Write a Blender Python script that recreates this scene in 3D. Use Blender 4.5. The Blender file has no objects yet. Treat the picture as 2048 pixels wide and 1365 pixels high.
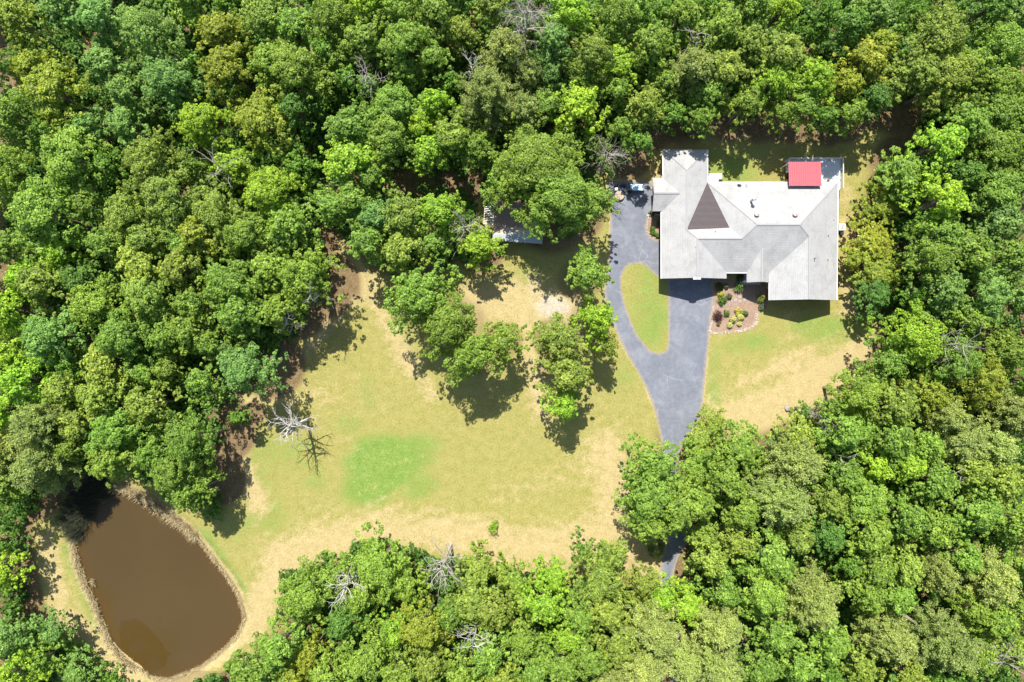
import bpy, bmesh, math, random
import numpy as np
from mathutils import Vector, Matrix
from mathutils.geometry import tessellate_polygon

S = 14.0            # photo pixels per metre on the ground
CAM_H = 97.5        # camera height
CX, CY = 1024.0, 682.5
scene = bpy.context.scene
C = scene.collection

# ------------------------------------------------------------------ camera, sky, sun
cam_d = bpy.data.cameras.new('camera')
cam = bpy.data.objects.new('camera', cam_d)
C.objects.link(cam)
cam.location = (0, 0, CAM_H)
cam.rotation_euler = (0, 0, 0)
cam_d.sensor_width = 36.0
cam_d.lens = 36.0 * CAM_H / (2048.0 / S)
cam_d.clip_start = 0.5
cam_d.clip_end = 3000
scene.camera = cam
scene.render.resolution_x = 1024
scene.render.resolution_y = 682

to_sun = Vector((-0.13, 0.63, 1.0)).normalized()
sun_el = math.asin(to_sun.z)
sun_az = math.atan2(to_sun.x, to_sun.y)
world = bpy.data.worlds.new('World')
scene.world = world
world.use_nodes = True
wn = world.node_tree
wn.nodes.clear()
sky = wn.nodes.new('ShaderNodeTexSky')
sky.sky_type = 'NISHITA'
sky.sun_disc = False
sky.sun_elevation = sun_el
sky.sun_rotation = sun_az
bg = wn.nodes.new('ShaderNodeBackground')
bg.inputs['Strength'].default_value = 0.112
wo = wn.nodes.new('ShaderNodeOutputWorld')
wn.links.new(sky.outputs[0], bg.inputs['Color'])
wn.links.new(bg.outputs[0], wo.inputs['Surface'])
sd = bpy.data.lights.new('sun', 'SUN')
sd.energy = 5.0
sd.angle = math.radians(0.53)
sd.color = (1.0, 0.955, 0.88)
sun = bpy.data.objects.new('sun', sd)
C.objects.link(sun)
sun.rotation_euler = (-to_sun).to_track_quat('-Z', 'Y').to_euler()
sun.location = (0, 0, 60)
scene.view_settings.view_transform = 'Standard'
scene.view_settings.look = 'None'
scene.view_settings.exposure = 0.80
scene.view_settings.gamma = 1.0
scene.render.engine = 'CYCLES'
scene.cycles.max_bounces = 6
scene.cycles.transparent_max_bounces = 4

# ------------------------------------------------------------------ helpers
def P(px, py, z=0.0):
    """world point at height z that was measured at (px, py) in the photograph"""
    f = (1 - z / CAM_H) / S
    return ((px - CX) * f, (CY - py) * f, z)

def G(px, py):
    return ((px - CX) / S, (CY - py) / S)

def R(X, Y, z):     # roof survey: offsets on the ground plane in photo pixels
    return (X / S, -Y / S, z)

def tag(o, label=None, cat=None, group=None, kind=None):
    if label: o['label'] = label
    if cat: o['category'] = cat
    if group: o['group'] = group
    if kind: o['kind'] = kind
    return o

def empty(name, loc=(0, 0, 0), rz=0.0):
    o = bpy.data.objects.new(name, None)
    o.empty_display_size = 0.3
    C.objects.link(o)
    o.location = loc
    o.rotation_euler = (0, 0, rz)
    return o

def link(name, me, mats, parent=None):
    o = bpy.data.objects.new(name, me)
    for m in (mats if isinstance(mats, (list, tuple)) else [mats]):
        if m.name not in [x.name for x in me.materials if x]:
            me.materials.append(m)
    C.objects.link(o)
    if parent: o.parent = parent
    return o

def np_mesh(name, V, F, attrs=None, smooth=False):
    """V (n,3), F (m,4) quads -> mesh; attrs: point float attributes"""
    V = np.asarray(V, dtype=np.float32); F = np.asarray(F, dtype=np.int32)
    k = F.shape[1]
    me = bpy.data.meshes.new(name)
    me.vertices.add(len(V)); me.vertices.foreach_set('co', V.ravel())
    me.loops.add(len(F) * k); me.loops.foreach_set('vertex_index', F.ravel())
    me.polygons.add(len(F))
    me.polygons.foreach_set('loop_start', np.arange(0, len(F) * k, k, dtype=np.int32))
    me.polygons.foreach_set('loop_total', np.full(len(F), k, dtype=np.int32))
    if smooth: me.polygons.foreach_set('use_smooth', np.ones(len(F), dtype=bool))
    me.update(calc_edges=True)
    for k_, a in (attrs or {}).items():
        at = me.attributes.new(k_, 'FLOAT', 'POINT')
        at.data.foreach_set('value', np.asarray(a, dtype=np.float32))
    return me

class MB:
    """collects shapes into one mesh"""
    def __init__(s): s.v = []; s.f = []; s.m = []
    def add(s, V, F, mi=0):
        b = len(s.v); s.v += [tuple(p) for p in V]
        for f in F: s.f.append([b + i for i in f]); s.m.append(mi)
        return s
    def box(s, x0, x1, y0, y1, z0, z1, mi=0, M=None):
        V = [(x, y, z) for z in (z0, z1) for x, y in ((x0, y0), (x1, y0), (x1, y1), (x0, y1))]
        if M: V = [tuple(M @ Vector(p)) for p in V]
        return s.add(V, [(3,2,1,0),(4,5,6,7),(0,1,5,4),(1,2,6,5),(2,3,7,6),(3,0,4,7)], mi)
    def bar(s, p, q, w, h=None, mi=0):
        h = h or w
        p = Vector(p); q = Vector(q); d = (q - p); L = d.length; d.normalize()
        up = Vector((0, 0, 1)) if abs(d.z) < 0.95 else Vector((0, 1, 0))
        a = d.cross(up).normalized(); b = a.cross(d).normalized()
        V = []
        for c in (p, q):
            for i, j in ((-1,-1),(1,-1),(1,1),(-1,1)):
                V.append(c + a * (i * w / 2) + b * (j * h / 2))
        return s.add(V, [(0,1,2,3),(7,6,5,4),(0,4,5,1),(1,5,6,2),(2,6,7,3),(3,7,4,0)], mi)
    def tube(s, pts, rad, n=8, mi=0, cap=True):
        pts = [Vector(p) for p in pts]; V = []; F = []
        for i, p in enumerate(pts):
            d = (pts[min(i + 1, len(pts) - 1)] - pts[max(i - 1, 0)]).normalized()
            up = Vector((0, 0, 1)) if abs(d.z) < 0.9 else Vector((1, 0, 0))
            a = d.cross(up).normalized(); b = d.cross(a)
            r = rad[i] if hasattr(rad, '__len__') else rad
            for k in range(n):
                t = 2 * math.pi * k / n
                V.append(p + a * (r * math.cos(t)) + b * (r * math.sin(t)))
        for i in range(len(pts) - 1):
            for k in range(n):
                F.append((i*n+k, i*n+(k+1) % n, (i+1)*n+(k+1) % n, (i+1)*n+k))
        if cap:
            F.append(tuple(range(n))); F.append(tuple(reversed(range((len(pts)-1)*n, len(pts)*n))))
        return s.add(V, F, mi)
    def cyl(s, x, y, z0, z1, r0, r1=None, n=16, mi=0):
        return s.tube([(x, y, z0), (x, y, z1)], [r0, r0 if r1 is None else r1], n, mi)
    def prism(s, poly, z0, z1, mi=0, mtop=None):
        n = len(poly)
        a = sum(poly[i][0]*poly[(i+1) % n][1]-poly[(i+1) % n][0]*poly[i][1] for i in range(n))
        if a < 0: poly = poly[::-1]
        V = [(x, y, z0) for x, y in poly] + [(x, y, z1) for x, y in poly]
        s.add(V, [tuple(reversed(range(n)))] + [(i, (i+1) % n, n+(i+1) % n, n+i) for i in range(n)], mi)
        return s.add([(x, y, z1) for x, y in poly], [tuple(range(n))], mi if mtop is None else mtop)
    def build(s, name, mats, parent=None, smooth=False, bevel=0):
        me = bpy.data.meshes.new(name)
        me.from_pydata(s.v, [], s.f)
        me.polygons.foreach_set('material_index', s.m)
        if smooth: me.polygons.foreach_set('use_smooth', [True] * len(s.f))
        me.update()
        o = link(name, me, mats, parent)
        if bevel:
            b = o.modifiers.new('bevel', 'BEVEL'); b.width = bevel; b.segments = 2; b.limit_method = 'ANGLE'
        return o

def catmull(pts, n=8, closed=True):
    out = []; N = len(pts)
    for i in range(N if closed else N - 1):
        p0, p1, p2, p3 = [pts[(i + k) % N] if closed else pts[min(max(i + k, 0), N - 1)] for k in (-1, 0, 1, 2)]
        for j in range(n):
            t = j / n
            out.append(tuple(0.5 * ((2*p1[a]) + (-p0[a]+p2[a])*t + (2*p0[a]-5*p1[a]+4*p2[a]-p3[a])*t*t
                       + (-p0[a]+3*p1[a]-3*p2[a]+p3[a])*t**3) for a in (0, 1)))
    return out

# ---- node helpers
def mat(name, rough=0.8, col=(0.5, 0.5, 0.5), spec=0.3, metal=0.0):
    m = bpy.data.materials.new(name); m.use_nodes = True
    nt = m.node_tree; b = nt.nodes['Principled BSDF']
    b.inputs['Base Color'].default_value = (*col, 1)
    b.inputs['Roughness'].default_value = rough
    b.inputs['Specular IOR Level'].default_value = spec
    b.inputs['Metallic'].default_value = metal
    return m, nt, b
def N(nt, t, **kw):
    n = nt.nodes.new(t)
    for k, v in kw.items():
        if k.startswith('i_'): n.inputs[k[2:].replace('_', ' ')].default_value = v
        else: setattr(n, k, v)
    return n
def L(nt, a, b): nt.links.new(a, b)
def noise(nt, scale, detail=4, rough=0.6, vec=None, dist=0.0):
    n = N(nt, 'ShaderNodeTexNoise'); n.inputs['Scale'].default_value = scale
    n.inputs['Detail'].default_value = detail; n.inputs['Roughness'].default_value = rough
    n.inputs['Distortion'].default_value = dist
    if vec is not None: L(nt, vec, n.inputs['Vector'])
    return n.outputs['Fac']
def ramp(nt, fac, stops):
    r = N(nt, 'ShaderNodeValToRGB'); e = r.color_ramp.elements
    while len(e) < len(stops): e.new(0.5)
    for i, (p, c) in enumerate(stops):
        e[i].position = p; e[i].color = (*(c if hasattr(c, '__len__') else (c, c, c)), 1)
    L(nt, fac, r.inputs['Fac'])
    return r.outputs['Color']
def mix(nt, fac, a, b, mode='MIX'):
    n = N(nt, 'ShaderNodeMix', data_type='RGBA', blend_type=mode)
    for sock, v in ((n.inputs[0], fac), (n.inputs[6], a), (n.inputs[7], b)):
        if hasattr(v, 'links') or hasattr(v, 'is_output'): L(nt, v, sock)
        elif hasattr(v, '__len__'): sock.default_value = (*v, 1) if len(v) == 3 else v
        else: sock.default_value = v
    return n.outputs[2]
def math_(nt, op, a, b=0.0, c=None):
    n = N(nt, 'ShaderNodeMath', operation=op)
    for i, v in enumerate((a, b) if c is None else (a, b, c)):
        if hasattr(v, 'is_output'): L(nt, v, n.inputs[i])
        else: n.inputs[i].default_value = v
    return n.outputs[0]
def bump(nt, b, h, strength=0.5, dist=0.05):
    n = N(nt, 'ShaderNodeBump'); n.inputs['Strength'].default_value = strength
    n.inputs['Distance'].default_value = dist
    L(nt, h, n.inputs['Height']); L(nt, n.outputs[0], b.inputs['Normal'])
def pos(nt): return N(nt, 'ShaderNodeNewGeometry').outputs['Position']
def simple(name, col, rough=0.8, var=0.25, scale=6.0, spec=0.3, metal=0.0, bmp=0.0):
    m, nt, b = mat(name, rough, col, spec, metal)
    tc = N(nt, 'ShaderNodeTexCoord').outputs['Object']
    n = noise(nt, scale, 5, 0.65, tc)
    lo = tuple(c * (1 - var) for c in col); hi = tuple(min(1, c * (1 + var)) for c in col)
    L(nt, ramp(nt, n, [(0.3, lo), (0.7, hi)]), b.inputs['Base Color'])
    if bmp: bump(nt, b, n, 0.6, bmp)
    return m

# ------------------------------------------------------------------ numpy noise
rng = np.random.default_rng(7)
def vnoise(x, y, scale, seed):
    r = np.random.default_rng(seed); T = r.random((256, 256))
    X = x / scale + 97.3; Y = y / scale + 41.7
    xi = np.floor(X).astype(int); yi = np.floor(Y).astype(int)
    fx = X - xi; fy = Y - yi
    fx = fx*fx*(3-2*fx); fy = fy*fy*(3-2*fy)
    g = lambda a, b: T[a % 256, b % 256]
    return (g(xi, yi)*(1-fx)*(1-fy)+g(xi+1, yi)*fx*(1-fy)+g(xi, yi+1)*(1-fx)*fy+g(xi+1, yi+1)*fx*fy)
def fbm(x, y, scale, seed, o=4):
    s = 0; a = 1; t = 0
    for i in range(o):
        s = s + a * vnoise(x, y, scale / 2**i, seed + i); t += a; a *= 0.55
    return s / t
def sdist(x, y, poly):
    """signed distance to a closed polygon, negative inside"""
    d = np.full(x.shape, 1e9); ins = np.zeros(x.shape, bool); n = len(poly)
    for i in range(n):
        ax, ay = poly[i]; bx, by = poly[(i+1) % n]
        ex, ey = bx-ax, by-ay
        t = np.clip(((x-ax)*ex+(y-ay)*ey)/(ex*ex+ey*ey+1e-12), 0, 1)
        d = np.minimum(d, np.hypot(x-ax-t*ex, y-ay-t*ey))
        c = ((ay > y) != (by > y)) & (x < (bx-ax)*(y-ay)/(by-ay+1e-12)+ax)
        ins ^= c
    return np.where(ins, -d, d)
def sstep(a, b, v):
    t = np.clip((v-a)/(b-a), 0, 1); return t*t*(3-2*t)

# ------------------------------------------------------------------ outlines measured on the photograph
POND = [(167,1000),(195,990),(219,982),(240,977),(267,989),(298,1006),(325,1028),(362,1052),(390,1079),(410,1103),(431,1131),
        (452,1158),(469,1185),(479,1213),(485,1237),(475,1264),(455,1288),(428,1312),(393,1336),(359,1353),(328,1358),
        (301,1353),(274,1331),(243,1307),(221,1280),(206,1245),(191,1207),(174,1173),(161,1138),(152,1104),(148,1069),(152,1034)]
POND_W = catmull([G(*p) for p in POND], 4)
DRIVE = [(1216,366),(1260,362),(1306,366),(1310,400),(1304,424),(1297,436),(1294,455),(1299,470),(1310,479),(1326,482),(1330,520),(1330,556),(1380,552),(1428,556),
         (1427,600),(1421,650),(1416,700),(1412,740),(1407,790),(1402,830),(1388,862),(1368,886),(1358,915),(1358,960),(1366,1010),(1381,1055),
         (1374,1085),(1357,1115),(1347,1150),(1345,1190),(1352,1240),(1365,1310),(1370,1400),(1345,1400),(1338,1310),(1326,1240),(1320,1190),(1321,1150),(1324,1110),(1338,1070),
         (1338,1020),(1328,960),(1325,905),(1319,865),(1309,822),(1294,782),(1276,746),(1257,714),(1240,682),(1226,648),(1212,612),(1209,580),
         (1214,540),(1219,500),(1219,460),(1221,425),(1219,395)]
DRIVE_W = catmull([G(*p) for p in DRIVE], 4)
ISLAND = [(1258,531),(1275,528),(1290,532),(1305,546),(1320,557),(1334,562),(1336,590),(1336,640),(1336,680),(1332,700),(1320,706),(1303,702),
          (1285,684),(1270,660),(1257,628),(1247,596),(1243,566),(1247,544)]
ISLAND_W = catmull([G(*p) for p in ISLAND], 4)
BED = [(1428,560),(1532,575),(1534,612),(1524,622),(1517,628),(1513,645),(1500,656),(1480,662),(1450,665),(1420,664),(1423,640),(1427,600)]
BED_W = catmull([G(*p) for p in BED], 4)
BED2 = [(1306,418),(1328,414),(1328,479),(1312,479),(1300,470),(1295,455),(1298,436)]
BED2_W = catmull([G(*p) for p in BED2], 4)
CLEAR = [(640,460),(740,500),(800,560),(1140,480),(1240,330),(1340,220),(1650,240),(1830,200),(1830,290),(1740,340),(1730,640),(1770,640),(1750,740),(1620,830),(1500,890),(1380,900),(1300,900),(1240,980),(1320,1170),(1130,1150),(880,1100),(760,1060),(560,1130),(570,1260),(380,1365),(250,1365),(60,1200),(60,1050),(150,950),(240,940),(300,960),(340,1000),(450,1040),(440,900),(470,790),(540,740),(620,640),(660,560)]
PAVE = [(1430,612),(1446,608),(1462,604),(1468,592),(1476,585),(1488,592),(1497,602),(1494,608),(1484,612),(1470,614),(1458,617),(1448,619),(1430,620)]

# ------------------------------------------------------------------ trees measured on the photograph: crown centre, crown radius, look
# looks: g green, d deep green, b blue-green, y yellow-olive, l lime, o olive, w feathery grey-olive
T = {}
T['top-left wood'] = [(-5,20,50,'g'),(48,51,46,'o'),(135,15,50,'b'),(212,50,50,'b'),(305,72,66,'b'),(385,5,50,'g'),(445,68,54,'y'),(460,8,40,'o'),(534,38,56,'o'),(590,60,50,'g'),
 (15,130,48,'d'),(68,137,44,'y'),(113,185,60,'y'),(222,135,50,'b'),(342,165,58,'b'),(390,130,30,'b'),(458,142,56,'y'),(600,145,62,'g'),(540,125,45,'g'),(262,192,44,'b'),(32,238,58,'g'),(180,258,36,'b'),
 (257,252,44,'b'),(100,262,38,'d'),(410,252,56,'l'),(527,246,60,'y'),(595,225,42,'d'),(150,318,66,'g'),(310,335,64,'o'),(25,345,58,'g'),(225,335,40,'d'),(470,338,42,'l'),(395,340,32,'g'),(345,400,66,'o'),
 (545,385,64,'l'),(90,430,70,'g'),(185,405,42,'g'),(255,432,56,'o'),(440,430,56,'o'),(600,335,36,'d')]
T['left-side wood'] = [(20,500,48,'g'),(127,505,38,'l'),(222,492,45,'g'),(301,480,46,'o'),(372,490,38,'g'),(404,467,50,'y'),(495,474,58,'g'),(580,458,52,'g'),(60,555,40,'l'),(95,570,50,'o'),(165,560,42,'d'),
 (284,535,54,'o'),(370,536,50,'o'),(462,568,62,'g'),(540,540,50,'g'),(612,556,62,'g'),(20,628,52,'l'),(198,615,58,'g'),(308,600,58,'o'),(390,610,46,'g'),(486,625,54,'g'),(562,622,46,'g'),(110,672,60,'b'),
 (257,672,58,'g'),(335,672,42,'g'),(376,659,50,'g'),(425,690,40,'g'),(20,708,42,'l'),(496,735,58,'b'),(412,762,38,'g'),(212,735,52,'o'),(150,735,36,'d'),(300,745,34,'g'),(340,738,32,'g'),(50,765,54,'l'),(140,778,44,'o'),
 (205,789,54,'o'),(298,812,50,'o'),(20,822,46,'l'),(85,850,60,'w'),(165,850,46,'o'),(240,862,56,'g'),(480,835,20,'g')]
T['wood round the pond'] = [(20,900,48,'w'),(86,925,54,'w'),(385,880,58,'g'),(318,905,42,'g'),(355,940,56,'g'),(385,985,46,'g'),(235,915,52,'g'),(150,895,38,'g'),(18,968,44,'g'),(6,1020,36,'d'),(8,1078,38,'g'),
 (8,1137,42,'l'),(2,1200,38,'g'),(115,1258,38,'b'),(27,1270,45,'b'),(80,1320,44,'g'),(144,1292,24,'g'),(150,1340,42,'b'),(30,1345,44,'l'),(222,1362,34,'b')]
T['top-centre wood'] = [(667,40,58,'g'),(730,85,50,'g'),(740,15,48,'l'),(800,25,56,'g'),(872,30,52,'g'),(925,70,40,'o'),(650,105,40,'d'),(670,120,36,'g'),(811,95,60,'g'),(868,118,42,'g'),(985,22,48,'o'),(942,20,32,'g'),(1012,108,50,'w'),(1050,155,38,'w'),
 (1105,95,48,'b'),(1098,155,34,'b'),(1146,38,48,'l'),(1105,10,42,'d'),(1184,118,56,'o'),(1228,42,58,'g'),(1232,135,46,'l'),(978,195,60,'w'),(905,172,30,'g'),(818,155,34,'g'),(797,218,58,'g'),(872,212,38,'l'),
 (701,257,52,'g'),(780,278,56,'g'),(842,258,38,'l'),(908,282,50,'g'),(858,305,42,'l'),(958,300,44,'g'),(1155,215,50,'l'),(1095,215,38,'g'),(1165,170,34,'d'),(701,325,54,'l'),(1045,225,40,'w'),(740,180,38,'d'),(700,165,36,'d'),(1232,190,36,'g'),(1287,215,42,'o'),(1278,290,36,'d'),(1240,262,32,'g'),(640,185,32,'d')]
T['trees round the shed'] = [(668,415,42,'g'),(705,400,48,'g'),(752,440,44,'b'),(745,355,38,'g'),(805,432,50,'o'),(880,425,46,'l'),(740,490,46,'g'),(805,505,50,'o'),(868,490,40,'g'),(956,492,46,'l'),(1075,330,84,'g'),(1118,396,82,'g'),(1010,360,50,'g'),(1172,412,50,'g')]
T['trees on the lawn'] = [(838,592,68,'g'),(898,652,68,'g'),(945,708,56,'g'),(1005,684,42,'g'),(1172,548,48,'g'),(1192,640,46,'l'),(1120,682,50,'o'),(1135,750,52,'o'),(1128,808,38,'l'),(1210,690,30,'o')]
T['top-right wood'] = [(1300,95,50,'g'),(1270,30,46,'g'),(1325,25,40,'d'),(1345,232,34,'d'),(1400,240,32,'g'),(1560,228,32,'g'),(1645,238,34,'d'),(1690,232,36,'g'),(1382,140,50,'w'),(1358,40,46,'g'),(1440,60,54,'g'),(1412,20,40,'d'),(1500,25,46,'g'),(1560,30,44,'l'),(1629,65,30,'l'),(1490,95,44,'o'),(1553,115,54,'o'),(1540,165,44,'l'),
 (1622,165,50,'l'),(1440,150,50,'o'),(1416,195,40,'g'),(1330,170,38,'g'),(1490,210,40,'g'),(1685,175,42,'y'),(1724,130,50,'y'),(1752,92,38,'y'),(1640,20,44,'d'),(1690,60,46,'d'),(1745,25,50,'b'),(1810,25,44,'d'),(1600,215,38,'g'),
 (1741,200,42,'d'),(1868,80,66,'o'),(1830,150,54,'o'),(1890,160,58,'o'),(1968,20,50,'d'),(2040,40,48,'b'),(1998,100,60,'g'),(1990,175,56,'g'),(1935,140,44,'g')]
T['right-edge wood'] = [(1981,230,56,'g'),(1925,255,50,'g'),(1880,292,52,'l'),(1985,305,60,'g'),(2045,260,46,'g'),(1800,352,52,'g'),(1871,405,54,'l'),(1762,412,48,'y'),(1925,355,42,'d'),(1985,385,58,'g'),(2045,350,44,'g'),(1990,450,50,'b'),
 (1741,488,54,'y'),(1750,545,50,'y'),(1745,590,42,'d'),(1880,470,48,'g'),(1850,520,56,'g'),(1930,510,54,'g'),(2010,520,54,'g'),(1880,578,54,'b'),(1960,590,56,'b'),(2030,600,44,'b'),(1820,600,34,'d'),(1935,640,44,'g'),
 (1820,680,60,'l'),(1772,728,46,'g'),(1902,722,56,'g'),(1950,765,56,'y'),(1998,700,48,'g'),(2040,760,42,'g'),(1711,785,56,'g'),(1780,805,52,'o'),(1850,790,44,'y'),(1880,830,44,'w'),(2018,825,50,'w')]
T['bottom-right wood'] = [(1427,844,34,'o'),(1402,876,36,'o'),(1478,895,52,'g'),(1608,822,20,'l'),(1594,876,48,'o'),(1688,862,54,'g'),(1650,880,36,'g'),(1770,878,52,'g'),(1835,890,44,'g'),(1908,862,28,'l'),(1912,892,46,'w'),(1975,895,46,'w'),(1304,930,54,'g'),(1392,938,56,'g'),
 (1450,958,50,'g'),(1302,985,60,'g'),(1345,1020,54,'g'),(1386,1002,50,'g'),(1300,1045,44,'g'),(1594,925,52,'w'),(1553,1000,58,'w'),(1480,1020,44,'g'),(1685,950,46,'g'),(1745,930,44,'l'),(1800,925,44,'l'),(1724,1000,56,'g'),(1650,1000,42,'o'),(1860,960,52,'g'),(1930,940,48,'o'),(1990,960,52,'o'),
 (2040,900,40,'o'),(1402,1068,42,'g'),(1416,1118,46,'o'),(1468,1135,22,'y'),(1470,1080,40,'o'),(1540,1110,52,'g'),(1587,1075,44,'o'),(1650,1065,44,'d'),(1724,1060,52,'g'),(1800,1030,50,'g'),(1860,1050,52,'g'),(1940,1015,54,'g'),(2020,1040,50,'g'),
 (1519,1185,58,'g'),(1622,1200,58,'w'),(1690,1120,40,'d'),(1740,1130,48,'g'),(1800,1130,44,'o'),(1864,1144,44,'w'),(1920,1110,42,'g'),(1974,1160,52,'w'),(2035,1120,44,'g'),(1374,1206,50,'l'),(1444,1250,46,'w'),(1445,1180,42,'g'),(1545,1262,48,'g'),
 (1724,1180,48,'g'),(1790,1190,46,'g'),(1656,1285,50,'g'),(1776,1280,50,'w'),(1878,1280,60,'w'),(1930,1210,42,'g'),(1985,1235,50,'g'),(2040,1230,44,'g'),(1590,1325,44,'g'),(1434,1330,46,'w'),(1380,1326,44,'w'),(1519,1330,46,'g'),(1717,1330,42,'o'),
 (1810,1345,44,'o'),(1950,1310,46,'g'),(2020,1300,42,'o'),(1890,1355,40,'g'),(1655,1350,36,'l')]
T['bottom-centre wood'] = [(609,1190,58,'g'),(690,1240,42,'d'),(660,1150,36,'g'),(565,1290,52,'g'),(510,1330,50,'g'),(626,1305,38,'y'),(763,1125,66,'g'),(815,1165,42,'g'),(720,1190,40,'g'),(958,1135,46,'o'),(945,1200,50,'o'),(985,1215,50,'o'),(900,1160,26,'g'),
 (1028,1160,38,'g'),(1085,1205,48,'l'),(1105,1150,36,'l'),(1163,1095,32,'o'),(1222,1108,34,'o'),(1195,1160,56,'o'),(1215,1215,52,'o'),(1160,1225,40,'g'),(855,1250,56,'y'),(790,1255,40,'l'),(735,1308,58,'g'),(660,1345,46,'g'),(590,1350,40,'y'),
 (800,1335,48,'g'),(865,1320,44,'o'),(925,1345,46,'g'),(975,1295,48,'g'),(1043,1275,42,'g'),(1000,1350,44,'o'),(1065,1330,46,'g'),(1136,1268,38,'l'),(1120,1325,46,'g'),(1180,1310,48,'g'),(1240,1280,50,'o'),(1310,1256,54,'w'),(1290,1320,50,'w'),(1320,1190,38,'l'),(1225,1355,40,'w'),(905,1220,38,'g'),(1285,1165,36,'o')]

PROTO_H = {3.0: 11.5, 4.5: 14.0, 6.0: 16.0}
def tree_dims(r):
    rm = r / S * 0.97
    b = min(PROTO_H, key=lambda k: abs(k - rm))
    return rm, b
# lower-growing trees (height factor)
LOW = {(115,1258): .6, (150,1340): .45, (222,1362): .25, (144,1292): .4, (27,1270): .8, (8,1078): .7, (8,1137): .7, (2,1200): .7, (80,1320): .7, (1010,360): .8, (1800,352): .75, (1762,412): .45, (1741,488): .4, (1750,545): .5, (1745,590): .6,
 (1427,844): .4, (1402,876): .45, (1392,938): .55, (1402,1068): .6, (1374,1206): .6, (1380,1326): .7, (1608,822): .5, (1594,876): .8, (1650,880): .8, (956,492): .8, (868,490): .8,
 (763,1125): .8, (815,1165): .8, (958,1135): .75, (1028,1160): .8, (1105,1150): .8, (1163,1095): .7, (1222,1108): .7, (609,1190): .8, (660,1150): .7, (1478,895): .8}
def tree_base(px, py, r):
    rm, b = tree_dims(r)
    z = PROTO_H[b] * (rm / b) ** 0.6 * 0.70 * LOW.get((px, py), 1.0)
    x, y, _ = P(px, py, z)
    return x, y
def showing(t):
    x = min(t[0] + t[2], 2048) - max(t[0] - t[2], 0); y = min(t[1] + t[2], 1365) - max(t[1] - t[2], 0)
    return x * y * (0.6 if t[3] == 'd' else 1)
allw = sorted([(showing(t), zn, t) for zn, l in T.items() if 'wood' in zn or 'edge' in zn for t in l if t[3] != 'w'])
nbroad = sum(1 for l in T.values() for t in l if t[3] != 'w')
SMALL = [(zn, t) for _, zn, t in allw[:max(0, nbroad - 298)]]
BASES = []
for zn, lst in T.items():
    for t in lst: BASES.append((*tree_base(*t[:3]), t[2] / S * 0.95, zn))

# ------------------------------------------------------------------ materials of the setting
def ground_material():
    m, nt, b = mat('ground_mix', 0.95, spec=0.12)
    p = pos(nt)
    def at(n): 
        a = N(nt, 'ShaderNodeAttribute'); a.attribute_name = n; return a.outputs['Fac']
    n1 = noise(nt, 0.9, 8, 0.72, p); n2 = noise(nt, 4.2, 8, 0.82, p); n3 = noise(nt, 16, 4, 0.85, p); n4 = noise(nt, 0.22, 6, 0.7, p)
    fine = math_(nt, 'ADD', math_(nt, 'MULTIPLY', n2, 0.62), math_(nt, 'MULTIPLY', n3, 0.38))
    fine = math_(nt, 'ADD', fine, math_(nt, 'MULTIPLY', math_(nt, 'SUBTRACT', n1, 0.5), 0.26))
    fine = math_(nt, 'ADD', 0.5, math_(nt, 'MULTIPLY', math_(nt, 'SUBTRACT', fine, 0.5), 1.55))
    # mown grass: dry straw blades among green ones
    g = ramp(nt, fine, [(0.24, (0.105, 0.128, 0.024)), (0.42, (0.225, 0.220, 0.055)), (0.56, (0.318, 0.278, 0.095)), (0.80, (0.48, 0.385, 0.19))])
    dry = ramp(nt, fine, [(0.24, (0.19, 0.155, 0.058)), (0.44, (0.345, 0.275, 0.120)), (0.60, (0.455, 0.365, 0.190)), (0.80, (0.60, 0.51, 0.33))])
    lush = ramp(nt, fine, [(0.26, (0.07, 0.13, 0.020)), (0.48, (0.150, 0.235, 0.045)), (0.62, (0.225, 0.295, 0.075)), (0.78, (0.38, 0.37, 0.14))])
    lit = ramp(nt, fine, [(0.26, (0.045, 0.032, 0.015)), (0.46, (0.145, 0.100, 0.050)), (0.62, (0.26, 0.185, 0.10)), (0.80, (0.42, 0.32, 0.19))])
    grv = ramp(nt, fine, [(0.32, (0.26, 0.22, 0.16)), (0.55, (0.45, 0.40, 0.31)), (0.7, (0.6, 0.55, 0.46))])
    def soft(a, amt=0.55):
        w = math_(nt, 'ADD', a, math_(nt, 'MULTIPLY', math_(nt, 'SUBTRACT', n1, 0.5), amt))
        w = math_(nt, 'ADD', w, math_(nt, 'MULTIPLY', math_(nt, 'SUBTRACT', n2, 0.5), amt * 0.8))
        r = N(nt, 'ShaderNodeMapRange', interpolation_type='SMOOTHSTEP'); L(nt, w, r.inputs[0])
        r.inputs[1].default_value = 0.16; r.inputs[2].default_value = 0.84
        return r.outputs[0]
    c = mix(nt, soft(at('lush'), 1.25), g, lush)
    c = mix(nt, soft(at('dry'), 1.1), c, dry)
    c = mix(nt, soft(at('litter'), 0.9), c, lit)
    c = mix(nt, soft(at('gravel'), 0.5), c, grv)
    L(nt, c, b.inputs['Base Color'])
    bump(nt, b, fine, 0.9, 0.09)
    return m
M_ground = ground_material()

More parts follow.
